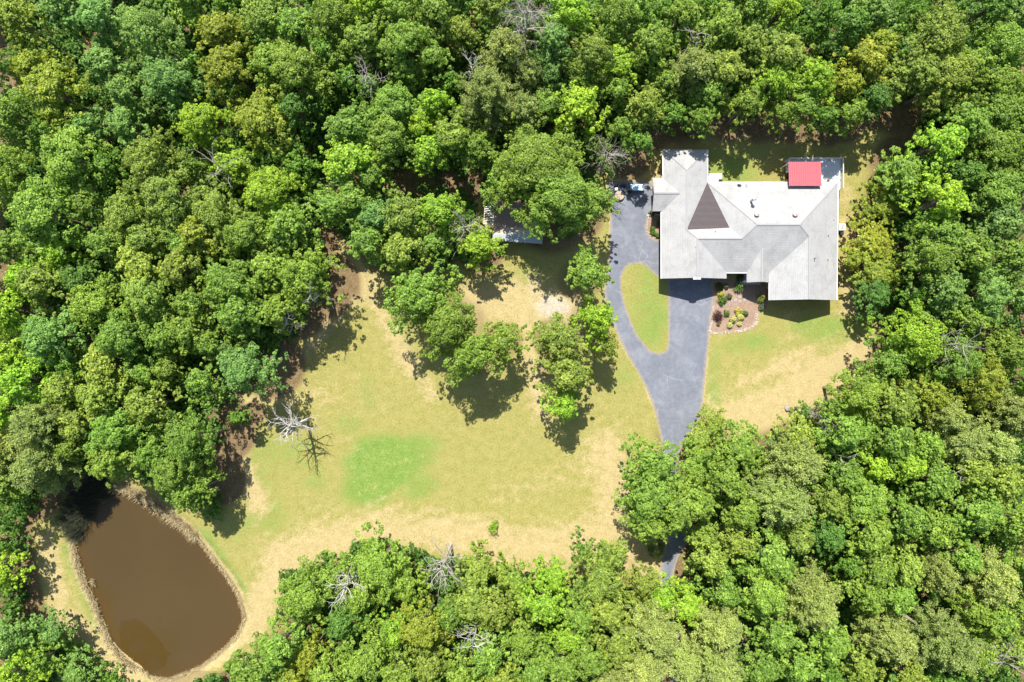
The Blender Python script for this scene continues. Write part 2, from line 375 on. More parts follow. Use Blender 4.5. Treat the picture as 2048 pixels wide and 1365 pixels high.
def asphalt():
    m, nt, b = mat('asphalt', 0.78, spec=0.35)
    p = pos(nt)
    n1 = noise(nt, 0.35, 7, 0.65, p, 0.6); n2 = noise(nt, 30, 3, 0.8, p); n3 = noise(nt, 1.6, 6, 0.7, p)
    c = ramp(nt, n1, [(0.36, (0.096, 0.108, 0.145)), (0.52, (0.138, 0.152, 0.192)), (0.64, (0.225, 0.24, 0.275))])
    c = mix(nt, 0.45, c, ramp(nt, n3, [(0.35, (0.10, 0.11, 0.135)), (0.65, (0.21, 0.22, 0.245))]))
    c = mix(nt, 0.30, c, ramp(nt, n2, [(0.3, (0.08, 0.085, 0.10)), (0.7, (0.24, 0.25, 0.28))]))
    wp = N(nt, 'ShaderNodeTexNoise'); wp.inputs['Scale'].default_value = 0.5; wp.inputs['Detail'].default_value = 6
    L(nt, p, wp.inputs['Vector'])
    vv = N(nt, 'ShaderNodeVectorMath', operation='MULTIPLY_ADD'); L(nt, wp.outputs['Color'], vv.inputs[0]); vv.inputs[1].default_value = (3, 3, 3); L(nt, p, vv.inputs[2])
    vo = N(nt, 'ShaderNodeTexVoronoi', feature='DISTANCE_TO_EDGE'); vo.inputs['Scale'].default_value = 0.16; L(nt, vv.outputs[0], vo.inputs['Vector'])
    crack = ramp(nt, vo.outputs['Distance'], [(0.0, 1.0), (0.006, 0.6), (0.012, 0.0)])
    gate = ramp(nt, noise(nt, 0.12, 2, 0.5, p), [(0.52, 0.0), (0.64, 1.0)])
    crack = math_(nt, 'MULTIPLY', math_(nt, 'MULTIPLY', crack, gate), 0.3)
    c = mix(nt, crack, c, (0.42, 0.42, 0.40))
    # leaf litter grit along the edges of the drive
    a = N(nt, 'ShaderNodeAttribute'); a.attribute_name = 'edge'
    w = math_(nt, 'MULTIPLY', a.outputs['Fac'], math_(nt, 'ADD', n3, 0.25))
    w2 = ramp(nt, w, [(0.35, 0.0), (0.75, 0.8)])
    c = mix(nt, w2, c, ramp(nt, n2, [(0.3, (0.14, 0.11, 0.07)), (0.7, (0.44, 0.36, 0.24))]))
    L(nt, c, b.inputs['Base Color']); bump(nt, b, n2, 0.5, 0.01)
    return m
M_asphalt = asphalt()

def water():
    m, nt, b = mat('pond_water', 0.06, spec=0.22)
    p = pos(nt)
    n1 = noise(nt, 0.06, 3, 0.5, p, 0.8)
    a = N(nt, 'ShaderNodeAttribute'); a.attribute_name = 'shoal'
    c = ramp(nt, n1, [(0.35, (0.060, 0.040, 0.0155)), (0.65, (0.067, 0.045, 0.018))])
    c = mix(nt, a.outputs['Fac'], c, (0.082, 0.043, 0.013))
    a2 = N(nt, 'ShaderNodeAttribute'); a2.attribute_name = 'painted_reflection'
    s = ramp(nt, math_(nt, 'ADD', a2.outputs['Fac'], math_(nt, 'MULTIPLY', math_(nt, 'SUBTRACT', noise(nt, 0.5, 5, 0.6, p), 0.5), 0.7)), [(0.42, 0.0), (0.55, 0.6)])
    c = mix(nt, s, c, (0.058, 0.034, 0.006))  # dark olive reflection painted into the water colour
    L(nt, c, b.inputs['Base Color'])
    bump(nt, b, noise(nt, 2.2, 4, 0.6, p), 0.04, 0.05)
    return m
M_water = water()

# ------------------------------------------------------------------ ground sheet with the pond basin
WATER_Z = -0.45
gx = np.concatenate([[-1500, -700, -300, -160], np.arange(-98, -80, 0.9), np.arange(-80, 80.01, 0.25), np.arange(80.9, 98, 0.9), [160, 300, 700, 1500]])
gy = np.concatenate([[-1500, -700, -300, -130], np.arange(-72, -54, 0.9), np.arange(-54, 54.01, 0.25), np.arange(54.9, 72, 0.9), [130, 300, 700, 1500]])
GX, GY = np.meshgrid(gx, gy); gxf = GX.ravel(); gyf = GY.ravel()
dp = sdist(gxf, gyf, POND_W)
gz = -1.1 * (1 - sstep(-3.0, 0.0, dp)) + WATER_Z * (1 - sstep(0.0, 1.7, dp)) * (dp > 0) + np.where(dp <= 0, WATER_Z, 0)
gz = np.where(dp <= 0, WATER_Z - 1.1 * (1 - sstep(-3.0, 0.2, dp)), WATER_Z * (1 - sstep(-0.1, 1.9, dp)))
gz += np.where((dp > 0) & (dp < 3), (fbm(gxf, gyf, 1.2, 5) - 0.5) * 0.18 * (1 - sstep(1, 3, dp)), 0)
pxg = gxf * S + CX; pyg = CY - gyf * S
# how much wood stands over each spot
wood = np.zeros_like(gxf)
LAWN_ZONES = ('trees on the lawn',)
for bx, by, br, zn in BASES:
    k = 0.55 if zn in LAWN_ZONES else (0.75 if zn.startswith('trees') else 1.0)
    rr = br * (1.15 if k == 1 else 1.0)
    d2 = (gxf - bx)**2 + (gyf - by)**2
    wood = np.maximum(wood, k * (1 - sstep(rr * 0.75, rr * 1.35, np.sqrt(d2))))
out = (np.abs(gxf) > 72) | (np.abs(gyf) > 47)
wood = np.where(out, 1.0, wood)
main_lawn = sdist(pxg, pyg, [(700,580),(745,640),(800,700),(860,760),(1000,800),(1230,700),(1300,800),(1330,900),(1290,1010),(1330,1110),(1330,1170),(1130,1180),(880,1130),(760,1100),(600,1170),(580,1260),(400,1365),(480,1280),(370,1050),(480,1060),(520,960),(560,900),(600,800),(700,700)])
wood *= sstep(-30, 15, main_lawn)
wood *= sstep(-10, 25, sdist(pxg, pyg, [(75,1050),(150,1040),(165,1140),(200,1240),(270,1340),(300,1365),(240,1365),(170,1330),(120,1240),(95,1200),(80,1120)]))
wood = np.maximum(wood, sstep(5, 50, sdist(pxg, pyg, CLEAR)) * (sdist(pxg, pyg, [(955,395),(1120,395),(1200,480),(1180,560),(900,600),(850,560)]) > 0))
lawn_yard = sdist(pxg, pyg, [(1330,292),(1420,285),(1640,290),(1720,310),(1740,340),(1720,420),(1700,520),(1720,640),(1760,640),(1740,720),(1720,800),(1600,830),(1500,880),(1400,860),(1400,560),(1420,360),(1325,350)])
wood *= 0.18 + 0.82 * sstep(-20, 25, lawn_yard)
gravel = 0.95 * np.exp(-(((pxg - 1108) / 38)**2 + ((pyg - 615) / 24)**2)) + 0.3 * np.exp(-(((pxg - 1060) / 40)**2 + ((pyg - 570) / 30)**2)) + 0.2 * np.exp(-(((pxg - 1075) / 30)**2 + ((pyg - 520) / 40)**2))
def blob(cx, cy, rx, ry, a=1.0, rot=0.0):
    c, s = math.cos(rot), math.sin(rot)
    u = (pxg - cx) * c + (pyg - cy) * s; v = -(pxg - cx) * s + (pyg - cy) * c
    return a * np.exp(-((u / rx)**2 + (v / ry)**2)**1.5)
def cap(cx, cy, bx, by, w, a=1.0):
    ex, ey = bx - cx, by - cy
    t = np.clip(((pxg - cx) * ex + (pyg - cy) * ey) / (ex * ex + ey * ey), 0, 1)
    d = np.hypot(pxg - cx - t * ex, pyg - cy - t * ey)
    return a * np.exp(-(d / w)**2)
lush = np.maximum.reduce([blob(765, 935, 76, 58, 1.15), blob(740, 975, 62, 48, 1.0), blob(830, 980, 56, 30, 0.7, -0.3), blob(770, 890, 30, 24, 0.6), blob(690, 848, 40, 30, 0.42), blob(738, 775, 28, 48, 0.40), blob(840, 905, 60, 40, 0.42), blob(560, 960, 90, 120, 0.25), blob(900, 940, 120, 60, 0.22),
    cap(410, 1080, 490, 1190, 26, 0.75), cap(470, 1075, 560, 1010, 40, 0.42), cap(130, 1100, 200, 1270, 16, 0.6), cap(550, 990, 640, 960, 40, 0.3),
    blob(1290, 620, 60, 110, 0.62), blob(1500, 690, 90, 26, 0.55), blob(1650, 660, 90, 34, 0.55), blob(1430, 760, 18, 110, 0.5), blob(1425, 830, 50, 18, 0.6),
    blob(1500, 330, 120, 50, 0.42), blob(1250, 770, 30, 90, 0.35), blob(1325, 345, 14, 20, 0.6), blob(1060, 560, 40, 60, 0.4)])
dry = np.maximum.reduce([cap(560, 1120, 760, 1060, 45, 0.85), cap(760, 1060, 1000, 1070, 48, 0.85), cap(1000, 1090, 1250, 1080, 55, 0.85), cap(1210, 900, 1240, 1080, 48, 0.72), cap(500, 1250, 560, 1140, 36, 0.9),
    cap(500, 1245, 380, 1365, 22, 1.0), cap(450, 880, 520, 1010, 26, 0.75), cap(470, 800, 640, 790, 32, 0.62), cap(560, 770, 690, 600, 22, 0.55), cap(660, 500, 730, 580, 40, 0.95), cap(730, 580, 800, 700, 26, 0.65),
    cap(800, 700, 860, 790, 24, 0.62), cap(960, 600, 1140, 620, 50, 0.9), cap(1040, 620, 1090, 820, 30, 0.75), cap(1560, 810, 1740, 700, 40, 0.85), cap(1440, 850, 1600, 800, 44, 0.95),
    cap(1500, 760, 1620, 720, 30, 0.5), cap(90, 1080, 120, 1230, 24, 0.6), cap(140, 1240, 270, 1365, 26, 0.75), cap(1690, 380, 1700, 620, 22, 0.55), blob(1290, 300, 90, 100, 0.4), cap(1300, 1130, 1290, 1060, 30, 1.0),
    cap(1000, 1000, 1180, 950, 40, 0.4), blob(800, 370, 120, 60, 0.9), blob(930, 380, 40, 60, 0.9)])
# mowing swathes
ang = np.hypot(pxg - 1000, (pyg - 1500) * 1.0)
dry = dry + 0.11 * np.sin(ang / 4.4 + 2 * fbm(gxf, gyf, 6, 90)) * np.exp(-((pyg - 980) / 150)**2) + 0.10 * np.sin((pxg * 0.5 + pyg) / 7.0) * (pxg > 1400) + (fbm(gxf, gyf, 9, 71) - 0.5) * 0.85 + 0.05
lush = lush + (fbm(gxf, gyf, 6, 31) - 0.5) * 0.95 + 0.10 * np.exp(-(((pxg - 640) / 160)**2 + ((pyg - 850) / 260)**2))
bank = np.where((dp > -0.5), 1 - sstep(0.2, 1.3 + 0.9 * fbm(gxf, gyf, 2.5, 55), dp), 0)
dry = np.maximum(dry, bank * 1.05)
dd = sdist(gxf, gyf, DRIVE_W)
dry = np.maximum(dry, 1.3 * fbm(gxf, gyf, 2.0, 61) * (1 - sstep(0.05, 0.35, np.abs(dd))) * (pxg > 1200) * (sdist(gxf, gyf, ISLAND_W) > 0))
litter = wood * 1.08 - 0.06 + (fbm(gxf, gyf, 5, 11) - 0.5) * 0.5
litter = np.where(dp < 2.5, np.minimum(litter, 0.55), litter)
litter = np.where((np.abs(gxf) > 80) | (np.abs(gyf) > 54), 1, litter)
nx, ny = len(gx), len(gy)
ii = np.arange(nx * ny).reshape(ny, nx)
F = np.stack([ii[:-1, :-1], ii[:-1, 1:], ii[1:, 1:], ii[1:, :-1]], -1).reshape(-1, 4)
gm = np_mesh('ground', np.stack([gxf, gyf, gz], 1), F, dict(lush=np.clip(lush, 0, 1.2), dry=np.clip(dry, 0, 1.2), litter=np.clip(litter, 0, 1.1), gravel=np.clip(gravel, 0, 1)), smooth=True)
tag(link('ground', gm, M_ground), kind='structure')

# pond water surface (a gridded sheet a little larger than the shore line; the bank hides its rim)
def sheet(name, poly, holes, z, material, step=0.8, attr=None):
    x0, x1 = min(p[0] for p in poly), max(p[0] for p in poly); y0, y1 = min(p[1] for p in poly), max(p[1] for p in poly)
    xs = np.arange(x0, x1 + step, step); ys = np.arange(y0, y1 + step, step)
    bm = bmesh.new()
    loops = [poly] + holes
    vl = [[Vector((x, y, 0)) for x, y in l] for l in loops]
    flat = [v for l in vl for v in l]
    tris = tessellate_polygon(vl)
    bv = [bm.verts.new((v.x, v.y, z)) for v in flat]
    for t in tris:
        try: bm.faces.new([bv[i] for i in t])
        except ValueError: pass
    for axis, vals in ((0, xs[1:-1]), (1, ys[1:-1])):
        for v in vals:
            no = (1, 0, 0) if axis == 0 else (0, 1, 0); co = (v, 0, 0) if axis == 0 else (0, v, 0)
            bmesh.ops.bisect_plane(bm, geom=bm.verts[:] + bm.edges[:] + bm.faces[:], plane_co=co, plane_no=no)
    for f in bm.faces:
        if f.normal.z < 0: f.normal_flip()
    bm.normal_update()
    for f in bm.faces:
        if f.normal.z < 0: f.normal_flip()
    me = bpy.data.meshes.new(name); bm.to_mesh(me); bm.free()
    n = len(me.vertices); co = np.empty(n * 3, np.float32); me.vertices.foreach_get('co', co); co = co.reshape(-1, 3)
    for k, fn in (attr or {}).items():
        a = me.attributes.new(k, 'FLOAT', 'POINT'); a.data.foreach_set('value', fn(co[:, 0], co[:, 1]).astype(np.float32))
    return link(name, me, material)
wpoly = []
npw = len(POND_W); cxp = sum(p[0] for p in POND_W) / npw; cyp = sum(p[1] for p in POND_W) / npw
for x, y in POND_W:
    d = math.hypot(x - cxp, y - cyp); wpoly.append((x + (x - cxp) / d * 0.35, y + (y - cyp) / d * 0.35))
def painted_reflection_fn(x, y):  # where the reflection is painted on the pond surface
    px = x * S + CX; py = CY - y * S
    return np.clip(1 - sdist(px, py, [(235,1245),(270,1240),(300,1262),(320,1290),(338,1310),(325,1335),(300,1350),(270,1325),(240,1300)]) / 30 - 0.5, 0, 1)
tag(sheet('pond_water', wpoly, [], WATER_Z + 0.01, M_water, 1.0, dict(shoal=lambda x, y: np.clip(1 - sstep(0.0, 1.8, -sdist(x, y, POND_W)), 0, 1) * 0.45, painted_reflection=painted_reflection_fn)), kind='structure')
# driveway
def edge_fn(x, y):
    return np.clip(1 - np.minimum(np.abs(sdist(x, y, DRIVE_W)), np.abs(sdist(x, y, ISLAND_W))) / 0.9, 0, 1)
tag(sheet('driveway', DRIVE_W, [ISLAND_W[::-1]], 0.012, M_asphalt, 0.45, dict(edge=edge_fn)), kind='structure')
# ---- planting beds
def mulch():
    m, nt, b = mat('mulch', 0.95, spec=0.1); p = pos(nt)
    n1 = noise(nt, 9, 5, 0.8, p); n2 = noise(nt, 0.8, 4, 0.6, p)
    c = mix(nt, n2, ramp(nt, n1, [(0.3, (0.12, 0.07, 0.045)), (0.5, (0.22, 0.135, 0.085)), (0.7, (0.40, 0.30, 0.22))]), ramp(nt, n1, [(0.3, (0.18, 0.13, 0.10)), (0.5, (0.32, 0.23, 0.17)), (0.7, (0.5, 0.42, 0.35))]))
    L(nt, c, b.inputs['Base Color']); bump(nt, b, n1, 0.8, 0.06)
    return m
M_mulch = mulch()
tag(sheet('mulch_bed', BED_W, [], 0.022, M_mulch, 2.0), kind='structure')
tag(sheet('mulch_bed', BED2_W, [], 0.022, M_mulch, 2.0), kind='structure')
M_flag = simple('flagstone', (0.30, 0.26, 0.23), 0.85, 0.18, 5, 0.2, 0, 0.01)
def flags():
    g = random.Random(12); mb = MB()
    row = [(1434,613.5),(1440,612.5),(1446,611.5),(1452,609.5),(1458,608),(1464,604)]
    big = [(1471,600,6.5,8),(1479,594,7,6),(1480,603,6.5,6.5),(1489,600,6,6),(1471,609,5,3.4),(1494,606,4.5,2.6)]
    for i, (a, b_) in enumerate(row): big.append((a, b_ + g.uniform(-0.8, 0.8), 2.7, 7.2))
    for a, b_, w, h in big:
        x, y = G(a, b_); r = g.uniform(-0.25, 0.25); pts = []
        for dx, dy in ((-1,-1),(0,-1.06),(1,-1),(1.03,0),(1,1),(0,1.04),(-1,1),(-1.04,0)):
            u = dx*w/2/S*0.97*g.uniform(0.86, 1.04); v = dy*h/2/S*0.97*g.uniform(0.86, 1.04); pts.append((x+u*math.cos(r)-v*math.sin(r), y+u*math.sin(r)+v*math.cos(r)))
        mb.prism(pts, 0.0, 0.055)
    return tag(mb.build('flagstone_path', M_flag), kind='structure')
flags()
def edging(pts, n, seed, lab):
    g = np.random.default_rng(seed); w = catmull([G(*p) for p in pts], 8, False); mb = MB()
    for k in range(n):
        p = w[int(g.integers(0, len(w)))]; q = w[min(len(w)-1, w.index(p)+1)]; t = g.random(); x = p[0]+(q[0]-p[0])*t + g.normal()*0.13; y = p[1]+(q[1]-p[1])*t + g.normal()*0.13
        r = g.uniform(0.025, 0.06); a = g.uniform(0, 3); M_ = Matrix.Translation((x, y, 0.02 + r*0.4)) @ Matrix.Rotation(a, 4, 'Z') @ Matrix.Rotation(g.uniform(-0.3, 0.3), 4, 'X')
        mb.box(-r*1.3, r*1.3, -r, r, -r*0.7, r*0.7, 0, M_)
    return tag(mb.build('edging_stones', simple('edging_stone', (0.44, 0.36, 0.30), 0.9, 0.3, 4), bevel=0.01), lab, 'edging stones', kind='stuff')
edging([(1513,628),(1514,645),(1500,656),(1480,662.5),(1450,665.5),(1421,664.5),(1424,640),(1427,612)], 420, 3, 'pale broken edging stones round the curved flower bed')
edging([(1304,420),(1297,437),(1294,455),(1299,470),(1311,479)], 90, 4, 'pale edging stones round the bed left of the house')
# ------------------------------------------------------------------ vegetation
def leaf_material():
    m, nt, b = mat('leaves', 0.5, spec=0.28)
    oi = N(nt, 'ShaderNodeObjectInfo')
    a = N(nt, 'ShaderNodeAttribute'); a.attribute_name = 'tint'
    hs = N(nt, 'ShaderNodeHueSaturation')
    L(nt, oi.outputs['Color'], hs.inputs['Color'])
    L(nt, math_(nt, 'ADD', 0.515, math_(nt, 'MULTIPLY', a.outputs['Fac'], -0.035)), hs.inputs['Hue'])
    L(nt, math_(nt, 'ADD', 0.52, math_(nt, 'MULTIPLY', a.outputs['Fac'], 1.25)), hs.inputs['Value'])
    hs.inputs['Saturation'].default_value = 1.0
    L(nt, hs.outputs[0], b.inputs['Base Color'])
    tr = N(nt, 'ShaderNodeBsdfTranslucent')
    L(nt, mix(nt, 1.0, hs.outputs[0], (1.15, 1.25, 0.5), 'MULTIPLY'), tr.inputs['Color'])
    ms = N(nt, 'ShaderNodeMixShader'); ms.inputs[0].default_value = 0.42
    L(nt, b.outputs[0], ms.inputs[1]); L(nt, tr.outputs[0], ms.inputs[2])
    L(nt, ms.outputs[0], nt.nodes['Material Output'].inputs['Surface'])
    return m
M_leaf = leaf_material()
M_bark = simple('bark', (0.20, 0.165, 0.125), 0.9, 0.35, 4, 0.1, 0, 0.03)
M_twig = simple('grey_twigs', (0.30, 0.27, 0.22), 0.9, 0.25, 4, 0.1)
M_dead = simple('bleached_wood', (0.47, 0.44, 0.39), 0.85, 0.18, 3, 0.15)
M_dead2 = simple('weathered_wood', (0.36, 0.33, 0.28), 0.85, 0.2, 3, 0.15)

def unit(a): return a / (np.linalg.norm(a, axis=-1, keepdims=True) + 1e-9)
def cards(c, n, Ls, Ws, g, t=None, fold=0.22):
    """one folded rhombus per leaf"""
    m = len(c)
    if t is None: t = g.normal(size=(m, 3))
    t = unit(t - n * np.sum(t * n, 1, keepdims=True)); bnm = np.cross(n, t)
    Ls = np.broadcast_to(Ls, (m,))[:, None]; Ws = np.broadcast_to(Ws, (m,))[:, None]
    V = np.stack([c - t * Ls / 2, c + bnm * Ws / 2 + n * Ws * fold, c + t * Ls / 2, c - bnm * Ws / 2 + n * Ws * fold], 1).reshape(-1, 3)
    return V, np.arange(4 * m).reshape(m, 4)

def lobe_leaves(g, lobes, leaf, per, up=0.80):
    """lobes: (cx,cy,cz,r). leaf clumps over each lobe"""
    Cs = []; Ns = []; Ts = []
    for lx, ly, lz, r in lobes:
        area = r * r
        nc = max(5, int(11 * (r / 1.0) ** 1.2))
        d = unit(g.normal(size=(nc, 3)) + np.array([0, 0, 0.55])); d[:, 2] *= 0.85
        rc = r * g.uniform(0.32, 0.5, nc)
        cc = np.array([lx, ly, lz]) + d * (r - rc * 0.35)[:, None]
        lt = g.uniform(-0.14, 0.14)
        for i in range(nc):
            k = max(8, int(per * (rc[i] / 0.42) ** 1.6))
            dd = unit(g.normal(size=(k, 3)) + d[i] * 0.55)
            Cs.append(cc[i] + dd * (rc[i] * g.uniform(0.72, 1.08, k))[:, None])
            Ns.append(unit(dd * 0.75 + d[i] * 0.35 + g.normal(size=(k, 3)) * 0.45 + np.array([0, 0, up])))
            Ts.append(np.clip(0.5 + lt + g.normal() * 0.09 + g.normal(size=k) * 0.22, 0, 1))
    c = np.concatenate(Cs); n = np.concatenate(Ns); t = np.concatenate(Ts)
    Ls = leaf * g.uniform(0.7, 1.25, len(c))
    V, F_ = cards(c, n, Ls, Ls * 0.62, g)
    return V, F_, np.repeat(t, 4)

def oak_lobes(g, Rr, H, nl, spread=1.0):
    """boughs that radiate and fork, each carrying a chain of leafy lobes; clefts between them stay open"""
    lobes = []; ns = int(g.integers(6, 10)); ph = g.uniform(0, 6.28)
    k = Rr * (1.12 if Rr < 3.5 else 1.0)
    for i in range(int(nl * 0.16)):          # crown top
        a = g.uniform(0, 6.28); d = Rr * 0.34 * math.sqrt(g.random()); r = k * g.uniform(0.15, 0.23)
        lobes.append((d * math.cos(a), d * math.sin(a), H - r - g.uniform(0, 0.08) * H, r))
    per = max(4, int(nl * 0.84 / ns))
    for b in range(ns):
        a = ph + 6.2832 * b / ns + g.uniform(-0.28, 0.28); reach = Rr * g.uniform(0.72, 1.18); hz = g.uniform(-0.09, 0.05) * H
        bend = g.uniform(-0.5, 0.5)
        for i in range(per):
            t = (i + g.uniform(0.2, 1.0)) / per; t = 0.22 + 0.78 * t
            side = g.normal() * 0.17 * Rr * (0.35 + t)
            aa = a + bend * t * 0.5; d = reach * t - k * 0.1
            r = k * g.uniform(0.12, 0.21) * (1.12 - 0.35 * t)
            z = H - r - (t ** 2.0) * 0.30 * H + hz * t - g.uniform(0, 0.09) * H
            if i % 4 == 3: z -= g.uniform(0.1, 0.2) * H
            lobes.append((d * math.cos(aa) - side * math.sin(aa), d * math.sin(aa) + side * math.cos(aa), z, r))
            if i % 2 == 0 and t > 0.5:
                e = reach * g.uniform(0.82, 1.03); a2 = aa + g.uniform(-0.3, 0.3)
                lobes.append((e * math.cos(a2), e * math.sin(a2), z - g.uniform(0.02, 0.12) * H, Rr * g.uniform(0.05, 0.10)))
    return lobes

def limb_tubes(mb, g, H, Rr, n, r0, targets, sides=6):
    lean = g.uniform(-0.3, 0.3, 2)
    zt = H * 0.72
    tp = [(0, 0, -0.3), (0, 0, 0.5), (lean[0]*0.5, lean[1]*0.5, H*0.25), (lean[0], lean[1], H*0.5), (lean[0]*1.3, lean[1]*1.3, zt)]
    mb.tube(tp, [r0*1.35, r0, r0*0.85, r0*0.6, r0*0.25], 8)
    for k in range(min(n, len(targets))):
        t = Vector(targets[k][:3]); f = g.uniform(0.3, 0.6); s = Vector((lean[0]*f*1.6, lean[1]*f*1.6, H*f*0.95))
        mid = s.lerp(t, 0.5) + Vector((0, 0, -0.06*H + g.uniform(0, 0.05)*H))
        q = s.lerp(mid, 0.5) + Vector((0, 0, -0.01*H))
        mb.tube([s, q, mid, mid.lerp(t, 0.55) + Vector((0, 0, 0.02*H)), t], [r0*0.42, r0*0.34, r0*0.25, r0*0.15, r0*0.06], sides)

def tubes_mesh(mb, name):
    me = bpy.data.meshes.new(name); me.from_pydata(mb.v, [], mb.f)
    me.polygons.foreach_set('use_smooth', [True] * len(mb.f)); me.update()
    return me

def proto_oak(seed, Rr, leaf=0.27, density=1.28):
    g = np.random.default_rng(seed); H = PROTO_H[Rr]
    lobes = oak_lobes(g, Rr, H, int(48 + 10 * Rr))
    V, F_, t = lobe_leaves(g, lobes, leaf, int(24 * density))
    cm = np_mesh('broadleaf_crown', V, F_, dict(tint=t)); cm.materials.append(M_leaf)
    mb = MB(); limb_tubes(mb, g, H, Rr, 16, 0.055 * Rr, lobes)
    tm = tubes_mesh(mb, 'broadleaf_trunk'); tm.materials.append(M_bark)
    return cm, tm, Rr

def proto_feather(seed, Rr, leafy=1.0):
    """fine-textured crown: arching sprays of tiny leaves along pale visible twigs"""
    g = np.random.default_rng(seed); H = PROTO_H[Rr]
    mb = MB(); r0 = 0.05 * Rr
    mb.tube([(0, 0, -0.3), (0, 0, H*0.3), (0.2, 0.1, H*0.6), (0.25, 0.1, H*0.9)], [r0*1.3, r0, r0*0.6, r0*0.15], 7)
    Cs = []; Ns = []; Ts = []; Dr = []
    nb = int(44 + Rr * 6)
    for k in range(nb):
        a = k * 2.399963 + g.uniform(-0.3, 0.3); f = (k + 0.5) / nb
        el = 0.15 + 1.1 * f
        length = Rr * (1.05 - 0.35 * f) * g.uniform(0.75, 1.12)
        z0 = H * (0.42 + 0.42 * f); lt = g.uniform(-0.15, 0.15)
        d = Vector((math.cos(a) * math.cos(el), math.sin(a) * math.cos(el), math.sin(el)))
        pts = []; p = Vector((0.15, 0.05, z0)); n = 6
        for i in range(n):
            pts.append(p.copy()); dd = d.copy(); dd.z -= 0.09 * i; dd += Vector(g.normal(size=3) * 0.10); p = p + dd.normalized() * (length / (n - 1))
        mb.tube(pts, [0.055 - 0.008 * i for i in range(n)], 4, cap=False)
        for i in range(1, n):
            for s in range(5):
                b0 = pts[i - 1].lerp(pts[i], g.uniform(0, 1))
                sd_ = (Vector(g.normal(size=3)) * 0.55 + d * 0.8 + Vector((0, 0, 0.15))).normalized()
                sl = Rr * g.uniform(0.12, 0.26); e = b0 + sd_ * sl
                mb.tube([b0, b0.lerp(e, 0.5) + Vector((0, 0, 0.03)), e], [0.026, 0.018, 0.010], 3, cap=False)
                m = int(22 * leafy * (sl / 0.8)) + 6
                tt = g.uniform(0.15, 1.05, m)[:, None]
                c = np.array(b0) + (np.array(e) - np.array(b0)) * tt + g.normal(size=(m, 3)) * 0.12
                Cs.append(c); Ns.append(unit(g.normal(size=(m, 3)) * 0.6 + np.array([0, 0.1, 0.8]))); Dr.append(np.array(sd_)[None] + g.normal(size=(m, 3)) * 0.4)
                Ts.append(np.clip(0.5 + lt + g.normal(size=m) * 0.17, 0, 1))
    c = np.concatenate(Cs); n = np.concatenate(Ns); t = np.concatenate(Ts); dr = np.concatenate(Dr)
    Ls = 0.24 * g.uniform(0.7, 1.3, len(c))
    V, F_ = cards(c, n, Ls, Ls * 0.42, g, dr)
    cm = np_mesh('feathery_crown', V, F_, dict(tint=np.repeat(t, 4))); cm.materials.append(M_leaf)
    tm = tubes_mesh(mb, 'feathery_trunk'); tm.materials.append(M_twig)
    return cm, tm, Rr

PROTO = {}
sd0 = 100
for Rr in (3.0, 4.5, 6.0):
    PROTO[('oak', Rr)] = [proto_oak(sd0 + i + int(Rr * 10), Rr) for i in range(6 if Rr < 6 else 4)]
    PROTO[('feather', Rr)] = [proto_feather(sd0 + 50 + i + int(Rr * 10), Rr) for i in range(2 if Rr < 6 else 1)]

LOOK = {'g': ('mid-green', (0.156, 0.246, 0.035)), 'd': ('deep green', (0.090, 0.180, 0.028)), 'b': ('blue-green', (0.145, 0.252, 0.056)),
        'y': ('yellow-olive', (0.208, 0.250, 0.028)), 'l': ('lime-green', (0.205, 0.325, 0.028)), 'o': ('olive-green', (0.182, 0.250, 0.040)),
        'w': ('grey-olive feathery', (0.250, 0.308, 0.082))}
ORD = ['first', 'second', 'third', 'fourth', 'fifth', 'sixth', 'seventh', 'eighth', 'ninth', 'tenth', 'eleventh', 'twelfth', 'thirteenth', 'fourteenth', 'fifteenth']
def tree_labels(zone, lst):
    """label from look, size and rank among the trees of the same look in the same row of that wood"""
    out = [None] * len(lst)
    by = {}
    for i, t in enumerate(lst): by.setdefault(t[3], []).append(i)
    def rank(ids, where):
        ids = sorted(ids, key=lambda i: lst[i][0])
        for k, i in enumerate(ids):
            if len(ids) == 1: w = 'the only one'
            elif k == 0: w = 'leftmost'
            elif k == len(ids) - 1: w = 'rightmost'
            else: w = ORD[k] + ' from left'
            out[i] = (w, where)
    for lk, ids in by.items():
        if len(ids) <= 4: rank(ids, '')
        else:
            ids = sorted(ids, key=lambda i: lst[i][1]); nr = math.ceil(len(ids) / 4)
            per = math.ceil(len(ids) / nr); rows = [ids[k:k + per] for k in range(0, len(ids), per)]
            for r, row in enumerate(rows):
                rank(row, 'top row' if r == 0 else ('bottom row' if r == len(rows) - 1 else ORD[r] + ' row'))
    res = []
    for i, t in enumerate(lst):
        w, where = out[i]; col = LOOK[t[3]][0]
        size = 'small' if t[2] < 37 else ('big' if t[2] > 59 else '')
        s = ((size if len(where.split()) < 2 or lst[i][3] != 'w' else '') + ' ' + col + ' tree').strip()
        if w == 'the only one': s = s
        else: s = s + ', ' + w + ' of its colour'
        if where: s += ' in the ' + where
        zz = {'trees round the shed': 'by the tin shed', 'trees on the lawn': 'on the main lawn', 'wood round the pond': 'round the pond'}.get(zone, 'in ' + zone)
        lab = s + ', ' + zz
        if len(lab.split()) > 16: lab = lab.replace(' of its colour', '')
        res.append(lab)
    return res
rt = random.Random(5)
first = {}
small = {t for _, t in SMALL}
